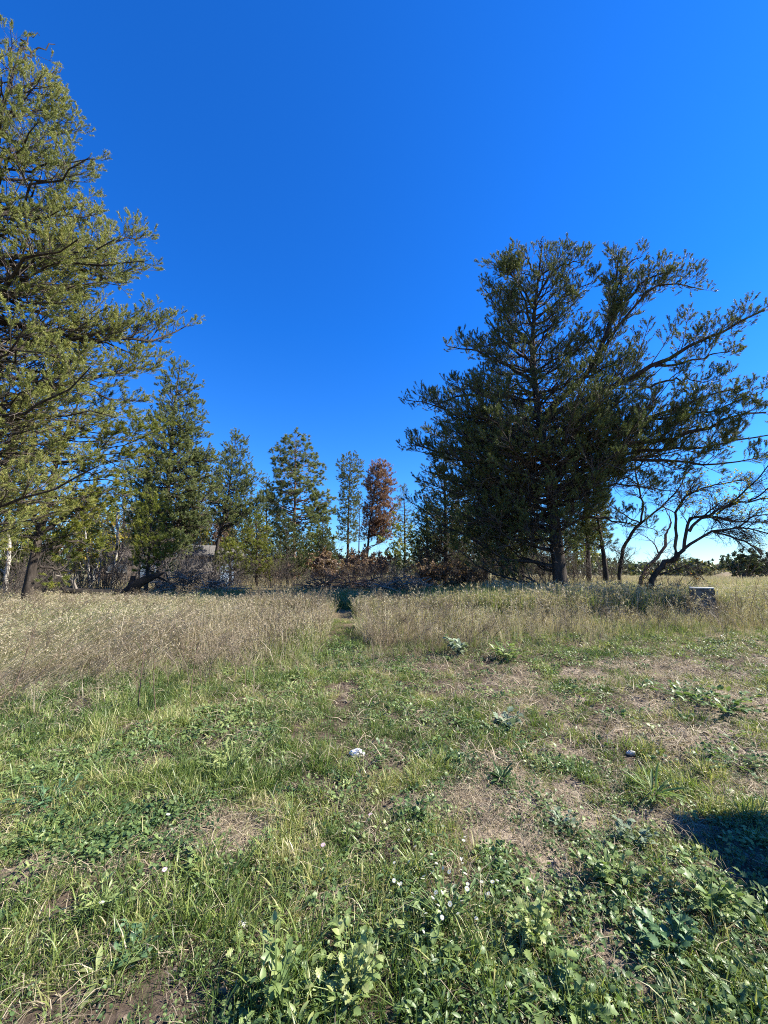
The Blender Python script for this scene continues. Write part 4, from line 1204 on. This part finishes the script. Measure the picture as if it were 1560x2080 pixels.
# ------------------------------------------------------------------ bare and autumn broad-leaved trees, shrubs
def bare_tree(label, base_px, rng_m, limbs, seed, bark='bark', group=None, name='bare_tree', twig_sp=.16, leaves=None, nleaf=0, lsize=.05, detail=1.0, cat='tree', lens=(.28, .25, 2.0), ang=(22, 58), up=.12, droop=0.0, thick=.62, base=None):
    g = np.random.default_rng(seed)
    base = base_at(base_px, rng_m) if base is None else base
    pl = Plane(base)
    t = thing(name, label, cat, base, group)
    LP, LR = [], []
    for i, (path, r0, r1) in enumerate(limbs):
        pts = [pl.at(p[0], p[1], p[2] if len(p) > 2 else 0) for p in path]
        if i == 0:
            pts[0] = base - np.array([0, 0, .1])
        q = resample(pts, 14)
        q[1:-1] += g.normal(0, 1, (12, 3)) * r0 * .25
        R = np.linspace(r0, r1, 14) * thick
        if i == 0:
            R[:3] *= np.array([1.35, 1.15, 1.05])
        ge = Geo(); tubes(q[None], R[None], 9, ge)
        ge.build('trunk' if i == 0 else 'limb', M[bark], t, True)
        LP.append(q); LR.append(R)
    LP = np.array(LP); LR = np.array(LR)
    gw = Geo()
    C1, R1, t1, _ = grow(LP, LR, g, .17 / detail, .25, 1.0, lens[0], lens[1], lens[2], ang, 1.3, up, -droop, 7, .04, .5)
    C2, R2, _, _ = grow(C1, R1, g, twig_sp / detail, .15, 1.0, .35, .15, 1.1, (20, 60), 1.4, up * .5, -droop, 5, .05, .6, rmin=.0025)
    C3, R3, _, _ = grow(C2, R2, g, twig_sp / detail, .15, 1.0, .4, .08, .5, (20, 60), 1.4, .05, -droop * .5, 3, .05, .7, rmin=.002)
    tubes(C1, R1, 4, gw); tubes(C2[:, [0, 2, 4]], R2[:, [0, 2, 4]], 3, gw); tubes(C3[:, [0, 2]], R3[:, [0, 2]], 3, gw)
    gw.build('twig', M[bark], t, True, kind='stuff')
    if leaves and nleaf:
        ge = Geo()
        allt = np.concatenate([C2[:, -1], C3[:, -1], C3[:, 1]])
        cl = fbm(allt[:, 0] * 1.2, allt[:, 2] * 1.2, seed)
        p = np.clip(cl - .4, .02, 1) ** 2; p /= p.sum()
        S = allt[g.choice(len(allt), nleaf, p=p)]
        needles(ge, S, g.normal(0, 1, S.shape), np.full(len(S), .03), g, 2, lsize, lsize * .7, np.clip(g.normal(.5, .22, len(S)), 0, 1), 1.0)
        ge.build('foliage', M[leaves], t, kind='stuff')
    return t


bare_tree('bare forked tree with a dark bent trunk, behind the leaning arched tree', 1252, 17.5,
          [([(1252, 1180), (1262, 1135), (1278, 1090), (1302, 1062)], .12, .085), ([(1302, 1062), (1306, 1020), (1295, 980), (1288, 930), (1285, 890)], .065, .02),
           ([(1300, 1065), (1330, 1040), (1365, 1010), (1385, 985), (1420, 970)], .065, .02), ([(1300, 1062), (1275, 1050), (1245, 1030), (1225, 1010)], .05, .015),
           ([(1385, 985), (1395, 950), (1400, 915)], .04, .012), ([(1296, 985), (1270, 970), (1235, 1000)], .04, .012)], 91, 'bark', twig_sp=.10, detail=1.3)
bare_tree('leaning bare tree arching out over the concrete post, a few yellow leaves left', 1300, 14.8,
          [([(1300, 1190), (1330, 1165), (1362, 1140), (1378, 1122)], .14, .12), ([(1374, 1128), (1392, 1095), (1396, 1065), (1405, 1052), (1435, 1048), (1470, 1030), (1520, 1018), (1570, 1012)], .085, .03),
           ([(1378, 1126), (1410, 1100), (1450, 1080), (1500, 1072), (1540, 1078), (1600, 1095)], .075, .02), ([(1400, 1080), (1418, 1055), (1450, 1050), (1500, 1060), (1580, 1060)], .07, .02),
           ([(1374, 1125), (1370, 1070), (1378, 1030), (1400, 1005), (1450, 985), (1520, 975)], .08, .02), ([(1520, 1018), (1550, 1000), (1600, 960)], .04, .012),
           ([(1450, 1080), (1490, 1092), (1530, 1110), (1560, 1150)], .05, .012), ([(1340, 1168), (1390, 1152), (1420, 1170), (1438, 1182)], .05, .015),
           ([(1455, 1045), (1500, 1010), (1560, 950), (1600, 900)], .05, .012), ([(1500, 1072), (1530, 1050), (1600, 1040)], .04, .012)],
          92, 'bark', twig_sp=.085, leaves='leaf_autumn', nleaf=700, lsize=.06, detail=1.65, droop=.12)
bare_tree('rusty brown leaning trunk at the foot of the arched tree', 1282, 15.4,
          [([(1270, 1190), (1310, 1160), (1345, 1120), (1352, 1085)], .13, .06), ([(1340, 1128), (1325, 1100), (1300, 1085)], .04, .012), ([(1350, 1090), (1362, 1060), (1350, 1030)], .05, .015)],
          93, 'bark_red', twig_sp=.12, detail=1.2, name='leaning_tree')


def shrub(label, px, rng_m, h, w, seed, mat='twig', group=None, leaves=None, nleaf=0, nstem=14, name='shrub', cat='shrub', lsize=.05, detail=1.0, ups=1.0, tint=.5, tsp=.16, r=.012):
    g = np.random.default_rng(seed)
    b = base_at(px, rng_m)
    t = thing(name, label, cat, b, group)
    az = g.random(nstem) * 6.283; o = w * .5 * g.uniform(.15, 1.05, nstem); hh = h * g.uniform(.6, 1.05, nstem) * (1 - .3 * (o / w))
    s = np.linspace(0, 1, 8)
    b0 = b[None] + np.stack([np.cos(az) * o * .25, np.sin(az) * o * .25, 0 * az - .05], 1)
    P = np.empty((nstem, 8, 3))
    P[:, :, 0] = b0[:, 0:1] + (np.cos(az) * o)[:, None] * s ** ups
    P[:, :, 1] = b0[:, 1:2] + (np.sin(az) * o)[:, None] * s ** ups
    P[:, :, 2] = b0[:, 2:3] + hh[:, None] * s
    P[:, 1:] += g.normal(0, .03, (nstem, 7, 3)) * h * .5
    R = np.tile(np.linspace(r, r * .3, 8), (nstem, 1))
    ge = Geo(); tubes(P, R, 5, ge)
    C1, R1, _, _ = grow(P, R, g, .25 / detail, .2, 1, .35, .2, 1.0, (25, 65), 1.4, .1, .05, 5, .06, .6, rmin=.003)
    C2, R2, _, _ = grow(C1, R1, g, tsp / detail, .15, 1, .4, .1, .5, (25, 65), 1.4, .1, .05, 3, .06, .7, rmin=.0025)
    tubes(C1, R1, 3, ge); tubes(C2, R2, 3, ge)
    ge.build('stem', M[mat], t, True, kind='stuff')
    if leaves:
        allt = np.concatenate([C1[:, -1], C2[:, -1], C2[:, 1], C1[:, 2]])
        S = allt[g.integers(0, len(allt), nleaf)] + g.normal(0, .04, (nleaf, 3))
        gl = Geo()
        cl = fbm(S[:, 0] * 1.5, S[:, 2] * 1.5, seed)
        needles(gl, S, g.normal(0, 1, S.shape), np.full(nleaf, .03), g, 2, lsize, lsize * .7, np.clip(tint + (cl - .5) + g.normal(0, .15, nleaf), 0, 1), 1.0)
        gl.build('foliage', M[leaves], t, kind='stuff')
    return t


# birches at the left
for i, (px, rg, paths, lab) in enumerate([
    (142, 21, [([(142, 1190), (142, 1150), (146, 1110), (150, 1060)], .07, .03), ([(142, 1165), (136, 1130), (134, 1095)], .04, .015)], 'white birch with two thin trunks close beside the leaning yellow-green pine'),
    (188, 20, [([(188, 1192), (182, 1160), (178, 1120), (172, 1070)], .065, .03), ([(188, 1180), (198, 1150), (208, 1115), (216, 1080)], .05, .02)], 'white birch forked low into a wide V'),
    (202, 22, [([(202, 1190), (205, 1140), (212, 1060)], .05, .02)], 'slim single white birch behind the forked birch'),
    (232, 23, [([(232, 1190), (234, 1140), (238, 1085), (240, 1040)], .10, .05)], 'thick pale birch trunk next to the brown cabin'),
    (312, 26, [([(402, 1180), (404, 1130), (406, 1080), (400, 1040)], .05, .02)], 'thin pale birch above the grey shed roof'),
    (20, 20, [([(22, 1190), (18, 1120), (16, 1040)], .10, .06)], 'pale birch trunk at the left edge behind the pines'),
]):
    bare_tree(lab, paths[0][0][0][0], rg, paths, 120 + i, 'birch_bark', 'birches at the back left', 'birch_tree', thick=.75, twig_sp=.3, leaves='leaf_autumn', nleaf=260, lsize=.10, detail=.6)
# a pale dead trunk high inside the tall pine at the left edge
bare_tree('thick bleached trunk showing white between the boughs at the left edge', -40, 16.0,
          [([(-40, 1190), (0, 1000), (22, 900), (32, 800)], .28, .14)], 131, 'birch_bark', None, 'dead_tree', twig_sp=.4, detail=.4)

AUT = [
    (90, 24, 3.6, 3.5, 'leaf_autumn', .62, 'golden-leaved shrub behind the forked birch'), (170, 27, 4.4, 4.5, 'leaf_autumn', .35, 'yellow-green leafy bush behind the birch stems'),
    (20, 22, 2.6, 3.2, 'leaf_autumn', .2, 'dull green bush at the left edge under the pines'), (270, 33, 5.0, 5.5, 'leaf_autumn', .45, 'tall yellowing bush beyond the brown cabin'),
    (370, 34, 5.2, 5.0, 'leaf_autumn', .5, 'yellow-tinted thicket tree over the shed'), (440, 36, 5.5, 5.0, 'leaf_russet', .5, 'greyish brown tree top behind the slender pine'),
    (560, 27, 1.7, 3.6, 'leaf_russet', .5, 'reddish brown leafy shrub before the red pine'), (640, 29, 1.9, 3.4, 'leaf_russet', .62, 'orange-brown shrub under the gap of bright sky'),
    (720, 33, 2.6, 3.0, 'leaf_russet', .75, 'orange shrub at the foot of the rust-red pine'), (765, 31, 2.2, 3.0, 'leaf_russet', .7, 'small orange bush beside the rust-red trunk'),
    (690, 26, 1.3, 3.2, 'leaf_russet', .3, 'low brown bush at the end of the mown path'), (880, 19.5, 1.2, 1.8, 'leaf_russet', .55, 'pinkish brown shrub below the dark thicket'),
    (940, 19.0, 1.0, 1.6, 'leaf_russet', .35, 'low brown bush in the thicket shade'),
    (505, 36, 5.0, 5.0, 'leaf_autumn', .25, 'dull green tree far behind the slender pine'), (610, 40, 4.2, 6.0, 'leaf_autumn', .15, 'dull green bush far behind the red pine'),
    (850, 30, 4.5, 5.0, 'leaf_autumn', .1, 'dark green bush behind the low dark pine'), (930, 27, 4.8, 6.0, 'leaf_autumn', .05, 'dark leafy tree deep behind the thicket'), (1040, 28, 4.8, 6.0, 'leaf_autumn', .05, 'dark leafy bush seen between the thicket trunks'), (1150, 30, 4.6, 6.0, 'leaf_autumn', .08, 'dark bush behind the huge trunk'),
]
for i, (px, rg, h, w, lv, ti, lab) in enumerate(AUT):
    shrub(lab, px, rg, h * 1.25, w, 150 + i, 'twig', 'shrubs along the back of the field', lv, int(900 + 650 * w), 18, lsize=.05 + .003 * rg, detail=.8, tint=ti, tsp=.22, r=.02)
BARE = [
    (30, 17.5, 1.3, 2.4, 'bare grey bush at the left edge behind the grass'), (105, 18, 1.2, 2.2, 'bare grey bush beside the leaning trunk'), (265, 19.5, 2.4, 2.6, 'arching bare bush before the cabin'), (350, 19, 1.9, 3.2, 'tangled pale bush before the shed'),
    (420, 19.5, 1.4, 2.6, 'low tangle of pale twigs below the slender pine'), (600, 22, 1.0, 3.4, 'low brown twiggy bush in front of the russet shrubs'), (680, 20, 1.1, 3.2, 'twiggy brown bush right where the path ends'),
    (745, 19, 1.2, 2.6, 'twiggy dark bush below the rust-red pine'), (810, 18, 1.2, 2.4, 'twiggy grey bush at the tip of the thicket'), (970, 18.5, .9, 1.6, 'bare low bush in the shade of the huge pine'), (1090, 18.5, .8, 1.4, 'bare low bush by the huge trunk'),     (225, 27, 4.6, 4.0, 'tall grey bare bush rising over the cabin roof'), (110, 26, 4.4, 4.0, 'tall grey bare bush behind the leaning trunk'), (330, 28, 4.8, 4.5, 'tall grey bare bush rising behind the bright young pine'), (410, 30, 5.4, 4.5, 'tall pale bare bush over the shed roof'), (500, 29, 3.6, 4.0, 'bare brown bush behind the round young pine'), (545, 31, 3.4, 4.5, 'bare brown bush left of the red pine'), (650, 32, 3.0, 4.0, 'bare brown bush in the gap beside the red pine'),
    (900, 24, 3.4, 3.4, 'tall twiggy brush deep in the thicket, behind its outer rim'), (965, 24.5, 3.4, 3.4, 'tall twiggy brush deep in the thicket between the second and third trunks'), (1030, 25, 3.4, 3.4, 'tall twiggy brush deep behind the low bushy pine'), (1100, 25, 3.2, 3.4, 'tall twiggy brush deep behind the huge trunk'),
    (870, 21, 2.2, 2.6, 'grey twiggy brush at the outer rim of the dark thicket'), (925, 20.5, 2.0, 2.6, 'grey twiggy brush between the first thicket trunks'), (990, 20, 2.0, 2.6, 'brown twiggy brush before the low bushy pine'), (1050, 20.5, 2.2, 2.6, 'twiggy brush left of the huge trunk'), (1110, 21, 2.2, 2.6, 'twiggy brush close behind the huge trunk'), (1175, 20, 2.2, 2.6, 'twiggy brush right of the huge trunk'), (1225, 21.5, 1.8, 2.4, 'thin brush at the foot of the forked bare tree'),
    (445, 18.5, 1.7, 2.6, 'pale grey brush in front of the blue shed door'), (385, 18, 1.8, 2.4, 'pale grey brush leaning over the bleached branch heap'),
    (780, 22, 1.7, 3.0, 'grey brush below the dull green pine'), (560, 20.5, 1.5, 3.2, 'grey brush before the wide dark young pine'), (480, 20.0, 1.5, 2.6, 'grey brush at the foot of the small yellow-green pine'), (160, 18.5, 1.6, 2.6, 'grey brush in front of the birch clump'), (215, 19, 1.8, 2.2, 'grey brush behind the fallen log'), (60, 19, 2.0, 2.4, 'grey brush behind the leaning dark trunk'),
    (1350, 16.0, 1.1, 2.0, 'tangle of bare twigs at the foot of the arched tree'),
]
for i, (px, rg, h, w, lab) in enumerate(BARE):
    shrub(lab, px, rg, h * 1.35, w, 180 + i, 'dead_wood' if i in (2, 3, 4) else 'twig', 'bare bushes along the back of the field', None, 0, 26, detail=1.0, ups=1.5, tsp=.15, name='bare_shrub')

# brush piles and the fallen charred log
for j, (px, rg, w, h, n_, mt, lab) in enumerate([
    (395, 18.5, 3.4, 1.5, 60, 'dead_wood', 'heap of bleached grey branches in front of the shed'), (700, 18.0, 3.6, 1.1, 55, 'brown_stem', 'long heap of dark cut branches at the end of the path'), (820, 17.5, 2.8, 1.0, 40, 'dead_wood', 'loose heap of grey branches by the thicket')]):
    r = np.random.default_rng(220 + j)
    b = base_at(px, rg); pl = Plane(b)
    t = thing('brush_pile', lab, 'brush pile', b, 'brush piles')
    rest = Geo()
    for i in range(n_ + 70):
        u = r.uniform(-.5, .5); z0 = r.uniform(.0, .75) * h * (1 - 1.6 * abs(u)) + .1
        c = b + pl.r * u * w + pl.nn * r.normal(0, .45) + np.array([0, 0, max(.08, z0)])
        yaw = r.normal(0, .8) + (np.pi if r.random() < .5 else 0); pit = r.normal(.25, .4)
        d = np.cos(pit) * (np.cos(yaw) * pl.r + np.sin(yaw) * pl.nn) + np.array([0, 0, np.sin(pit)])
        ln = r.uniform(.6, 1.9)
        q = np.array([c - d * ln / 2, c + r.normal(0, .05, 3), c + d * ln / 2 + r.normal(0, .08, 3)])
        q[:, 2] = np.maximum(q[:, 2], b[2] + .02)
        q = resample(q, 6)
        R = np.linspace(.028, .006, 6) * r.uniform(.5, 1.3)
        ge = Geo() if i < n_ else rest
        tubes(q[None], R[None], 5, ge)
        C, RR, _, _ = grow(q[None], R[None], r, .22, .3, 1, .3, .15, .6, (25, 60), 1.4, .05, 0, 4, .05)
        if len(C):
            tubes(C, RR, 3, ge)
        if i < n_:
            ge.build('stick', M[mt], t, True)
    rest.build('twig', M[mt], t, True, kind='stuff')

b = base_at(200, 16.0); pl = Plane(b)
t = thing('fallen_log', 'charred black fallen log with a broken end rising to one side', 'log', b)
ge = Geo(); q = resample([pl.at(128, 1198), pl.at(180, 1203), pl.at(235, 1205), pl.at(262, 1203)], 10); tubes(q[None], (np.linspace(.09, .14, 10))[None], 8, ge); ge.build('log_trunk', M['char'], t, True)
ge = Geo(); q = resample([pl.at(256, 1210), pl.at(275, 1190, -.1), pl.at(300, 1176, -.2), pl.at(334, 1163, -.3)], 9)
R = np.array([.21, .2, .19, .17, .15, .14, .11, .07, .02]); tubes(q[None], R[None], 9, ge); ge.build('broken_end', M['char'], t, True)
ge = Geo(); q = resample([pl.at(262, 1215), pl.at(266, 1190, .1), pl.at(272, 1170, .15)], 6); tubes(q[None], np.linspace(.17, .07, 6)[None], 8, ge); ge.build('stub', M['char'], t, True)
for a_, b_, c_ in (((320, 1172), (338, 1180), (350, 1186)), ((150, 1196), (145, 1178), (112, 1168)), ((155, 1198), (150, 1180), (160, 1168)), ((280, 1190), (286, 1205), (292, 1212))):
    ge = Geo(); q = resample([pl.at(*a_), pl.at(*b_, -.1), pl.at(*c_, -.2)], 6); tubes(q[None], np.linspace(.05, .015, 6)[None], 6, ge); ge.build('branch_stub', M['dead_wood'] if a_[0] < 200 else M['char'], t, True)


# ------------------------------------------------------------------ built things
def box(name, c, s, mat, parent=None, rz=0.0, bevel=.0, **props):
    """c centre, s full size (world metres)"""
    bm = bmesh.new(); bmesh.ops.create_cube(bm, size=1)
    bmesh.ops.scale(bm, vec=s, verts=bm.verts)
    if bevel:
        bmesh.ops.bevel(bm, geom=bm.edges[:], offset=bevel, segments=2, affect='EDGES', profile=.6)
    bmesh.ops.rotate(bm, cent=(0, 0, 0), matrix=Matrix.Rotation(rz, 3, 'Z'), verts=bm.verts)
    bmesh.ops.translate(bm, vec=[float(v) for v in c], verts=bm.verts)
    me = bpy.data.meshes.new(name); bm.to_mesh(me); bm.free(); me.materials.append(M[mat])
    return link(name, me, parent, **props)


def gable(name, b, rz, w, d, h0, h1, over, mat, parent):
    """two thick roof slopes meeting at a ridge along local x"""
    bm = bmesh.new(); th = .08
    hw = w / 2 + over
    pr = [(-d / 2 - over, h0 - over * (h1 - h0) / (d / 2)), (0, h1), (d / 2 + over, h0 - over * (h1 - h0) / (d / 2))]
    rows = []
    for x in (-hw, hw):
        rows.append([bm.verts.new((x, y, z + dz)) for dz in (.01, th) for y, z in pr])
    a_, c_ = rows
    for i in (0, 1):
        bm.faces.new((a_[3 + i], a_[4 + i], c_[4 + i], c_[3 + i])); bm.faces.new((a_[i], c_[i], c_[i + 1], a_[i + 1]))
        for q in (a_, c_):
            bm.faces.new((q[i], q[i + 1], q[4 + i], q[3 + i]))
    bm.faces.new((a_[0], a_[3], c_[3], c_[0])); bm.faces.new((a_[2], c_[2], c_[5], a_[5]))
    bmesh.ops.recalc_face_normals(bm, faces=bm.faces)
    bmesh.ops.rotate(bm, cent=(0, 0, 0), matrix=Matrix.Rotation(rz, 3, 'Z'), verts=bm.verts)
    bmesh.ops.translate(bm, vec=[float(v) for v in b], verts=bm.verts)
    me = bpy.data.meshes.new(name); bm.to_mesh(me); bm.free(); me.materials.append(M[mat])
    return link(name, me, parent)


def loc(b, rz, x, y, z):
    return np.array([b[0] + x * math.cos(rz) - y * math.sin(rz), b[1] + x * math.sin(rz) + y * math.cos(rz), b[2] + z])


# grey shed behind the brush pile
b = base_at(425, 27.0); rz = .55
t = thing('garden_shed', 'weathered grey shed half hidden behind the heap of bleached branches', 'shed', b)
w_, d_, h_ = 3.2, 2.4, 1.75
for k in range(11):
    box('board', loc(b, rz, -w_ / 2 + (k + .5) * w_ / 11, -d_ / 2, h_ / 2), (w_ / 11 - .02, .04, h_ - .004 * (k % 3)), 'shed_board', t, rz)
for k in range(8):
    box('board', loc(b, rz, w_ / 2, -d_ / 2 + .05 + (k + .5) * (d_ - .1) / 8, h_ / 2), (.04, (d_ - .1) / 8 - .02, h_), 'shed_board', t, rz)
box('wall', loc(b, rz, 0, .03, h_ / 2), (w_ - .08, d_ - .12, h_ - .02), 'shed_board', t, rz)
gable('roof', b, rz, w_, d_, h_, h_ + .6, .22, 'shed_roof', t)
dr = box('door', loc(b, rz, .85, -d_ / 2 - .045, .82), (.8, .045, 1.6), 'paint_blue', t, rz)
hd = box('door_handle', loc(b, rz, .55, -d_ / 2 - .085, .82), (.04, .035, .14), 'trim_white', t, rz)
hd.parent = dr; hd.matrix_parent_inverse = dr.matrix_world.inverted() if False else Matrix.Identity(4)

# brown cabin behind the birches
b = base_at(275, 31.0); rz = .5
t = thing('small_cabin', 'brown cabin with a white corner board seen through the bare branches', 'cabin', b)
w_, d_, h_ = 4.0, 3.2, 1.7
for k in range(9):
    box('siding_board', loc(b, rz, 0, -d_ / 2, .1 + (k + .5) * (h_ - .1) / 9), (w_ - .2, .05, (h_ - .1) / 9 - .015), 'cabin_wall', t, rz)
box('wall', loc(b, rz, 0, .04, h_ / 2), (w_ - .1, d_ - .1, h_ - .02), 'cabin_wall', t, rz)
for sx in (-1, 1):
    box('corner_board', loc(b, rz, sx * (w_ / 2 - .02), -d_ / 2 - .01, h_ / 2), (.14, .12, h_), 'trim_white', t, rz)
gable('roof', b, rz, w_, d_, h_, h_ + .7, .3, 'cabin_roof', t)
wf = box('window', loc(b, rz, -.9, -d_ / 2 - .05, 1.15), (1.1, .06, .9), 'trim_white', t, rz)
pn = box('pane', loc(b, rz, -.9, -d_ / 2 - .083, 1.15), (.94, .02, .74), 'glass', t, rz)
pn.parent = wf; pn.matrix_parent_inverse = Matrix.Identity(4)
box('door', loc(b, rz, .8, -d_ / 2 - .05, .95), (.85, .06, 1.8), 'paint_blue', t, rz)
# children of window and door keep world coordinates: their parents sit at the thing's origin
for par, ch in ((dr, hd), (wf, pn)):
    ch.matrix_parent_inverse = (Matrix.Translation(Vector(par.parent['org'])) @ par.matrix_parent_inverse).inverted()

# concrete post in the dry grass
dist = 13.2
bp_ = base_at(1421, dist)
pl = Plane(bp_)
top = pl.at(1421, 1194)[2]
t = thing('concrete_post', 'square weathered concrete post standing in the dry grass, lichen pale on top', 'post', bp_)
hh = top - bp_[2]
rz = -.66
bm = bmesh.new(); bmesh.ops.create_cube(bm, size=1)
bmesh.ops.scale(bm, vec=(.50, .46, hh + .1), verts=bm.verts)
for v in bm.verts:
    if v.co.z < 0:
        v.co.x *= 1.10; v.co.y *= 1.10
bmesh.ops.bevel(bm, geom=bm.edges[:], offset=.022, segments=2, affect='EDGES')
bmesh.ops.subdivide_edges(bm, edges=bm.edges[:], cuts=4, use_grid_fill=True)
rr_ = np.random.default_rng(8)
for v in bm.verts:
    v.co += Vector(rr_.normal(0, .0035, 3))
bmesh.ops.rotate(bm, cent=(0, 0, 0), matrix=Matrix.Rotation(rz, 3, 'Z'), verts=bm.verts)
bmesh.ops.translate(bm, vec=(bp_[0], bp_[1], bp_[2] + hh / 2 - .05 - .012), verts=bm.verts)
me = bpy.data.meshes.new('post_body'); bm.to_mesh(me); bm.free(); me.materials.append(M['concrete']); link('post_body', me, t)
bm = bmesh.new(); bmesh.ops.create_cube(bm, size=1); bmesh.ops.scale(bm, vec=(.505, .465, .03), verts=bm.verts)
bmesh.ops.bevel(bm, geom=bm.edges[:], offset=.009, segments=2, affect='EDGES')
bmesh.ops.rotate(bm, cent=(0, 0, 0), matrix=Matrix.Rotation(rz, 3, 'Z'), verts=bm.verts)
bmesh.ops.translate(bm, vec=(bp_[0], bp_[1], bp_[2] + hh), verts=bm.verts)
me = bpy.data.meshes.new('post_top'); bm.to_mesh(me); bm.free(); me.materials.append(M['concrete_top']); link('post_top', me, t)


# small things lying in the grass
def crumpled(name, px, py, size, mat, label, cat, seed, amp=.35, flat=.7):
    r = np.random.default_rng(seed)
    b = on_ground(px, py)
    bm = bmesh.new(); bmesh.ops.create_icosphere(bm, subdivisions=3, radius=1)
    ph = r.normal(0, 1, (7, 3)) * 2.2; am = r.uniform(.3, 1, 7)
    for v in bm.verts:
        c = np.array(v.co)
        f = 1 + amp * sum(am[i] * np.sign(np.sin(ph[i] @ c + i)) * abs(np.sin(ph[i] @ c + i)) ** .5 for i in range(7)) / 3.5
        v.co = Vector(c * f * np.array([1.25, .8, flat]) * size)
    bmesh.ops.translate(bm, vec=(b[0], b[1], b[2] + size * flat * .8), verts=bm.verts)
    me = bpy.data.meshes.new(name); bm.to_mesh(me); bm.free(); me.materials.append(M[mat])
    return link(name, me, None, label=label, category=cat)


crumpled('plastic_scrap', 726, 1536, .045, 'white_plastic', 'crumpled white scrap of plastic lying in the grass', 'litter', 5)
crumpled('pale_stone', 1282, 1534, .03, 'stone', 'pale stone lying on the lane beside green weeds', 'stone', 6, .15)
crumpled('pale_stone', 1484, 1612, .022, 'stone', 'small pale stone among leaves above the dark shadow', 'stone', 7, .15)
crumpled('pale_stone', 490, 1888, .022, 'stone', 'grey pebble half sunk in the near grass', 'stone', 9, .15)

# made-up unseen box added beyond the right edge to cast the hard lower-right shadow
cb = np.array([4.2, 1.3, float(ground_z(4.2, 1.3))])
t = thing('utility_cabinet', 'dark green roadside utility cabinet standing on the verge', 'cabinet', cb)
box('cabinet_body', cb + [0, 0, .72], (1.2, 2.7, 1.5), 'cabinet_green', t, 0, .02)
box('lid', cb + [0, 0, 1.5], (1.28, 2.78, .06), 'cabinet_green', t, 0, .015)
for k in (-1, 1):
    dd = box('door', cb + [-.615, k * .66, .74], (.03, 1.2, 1.25), 'cabinet_green', t, 0, .008)  # side panels of the added shadow-casting box

# ------------------------------------------------------------------ far trees on the horizon
r = np.random.default_rng(400)
wood = Geo()
N = 900
az = np.concatenate([r.uniform(-.95, -.05, N // 2), r.uniform(-.05, .95, N // 2)])
dist = r.uniform(70, 120, N)
S = np.stack([np.sin(az) * dist, np.cos(az) * dist, 0 * az], 1)
S[:, 2] = ground_z(S[:, 0], S[:, 1])
hmax = 1.6 + 3.4 * fbm(az * 16, az * 0, 410) ** 1.4 * (1 - .55 * sstep(.3, .7, az)) 
rep = 24
Pp = np.repeat(S, rep, 0); hm = np.repeat(hmax, rep)
u = r.random(len(Pp))
ang = r.random(len(Pp)) * 6.283; rad = np.sqrt(r.random(len(Pp))) * 2.6 * np.sqrt(1 - u * .8)
Pp[:, 0] += np.cos(ang) * rad; Pp[:, 1] += np.sin(ang) * rad; Pp[:, 2] += u * hm
tn = np.clip(np.repeat(r.normal(.4, .25, N), rep) + r.normal(0, .12, len(Pp)), 0, 1)
needles(wood, Pp, r.normal(0, 1, Pp.shape), np.full(len(Pp), .3), r, 2, .7, .55, tn, 1.0)
wood.build('far_wood', M['far_leaf'], kind='stuff', label='low scrubby wood along the horizon beyond the field')
for i, (px, rg, h, w, ti, lab) in enumerate([(1505, 52, 3.6, 4.0, .12, 'round dark tree alone on the horizon beyond the concrete post'), (1545, 58, 2.6, 6.0, .1, 'low dark thicket at the right edge of the horizon'), (1415, 60, 2.2, 7.0, .2, 'low grey-green hedge seen under the arched tree')]):
    shrub(lab, px, rg, h, w, 430 + i, 'twig', 'scrub on the far field', 'far_leaf', 2600, 18, lsize=.2, detail=.5, tint=ti, name='far_bush', cat='tree', r=.05)
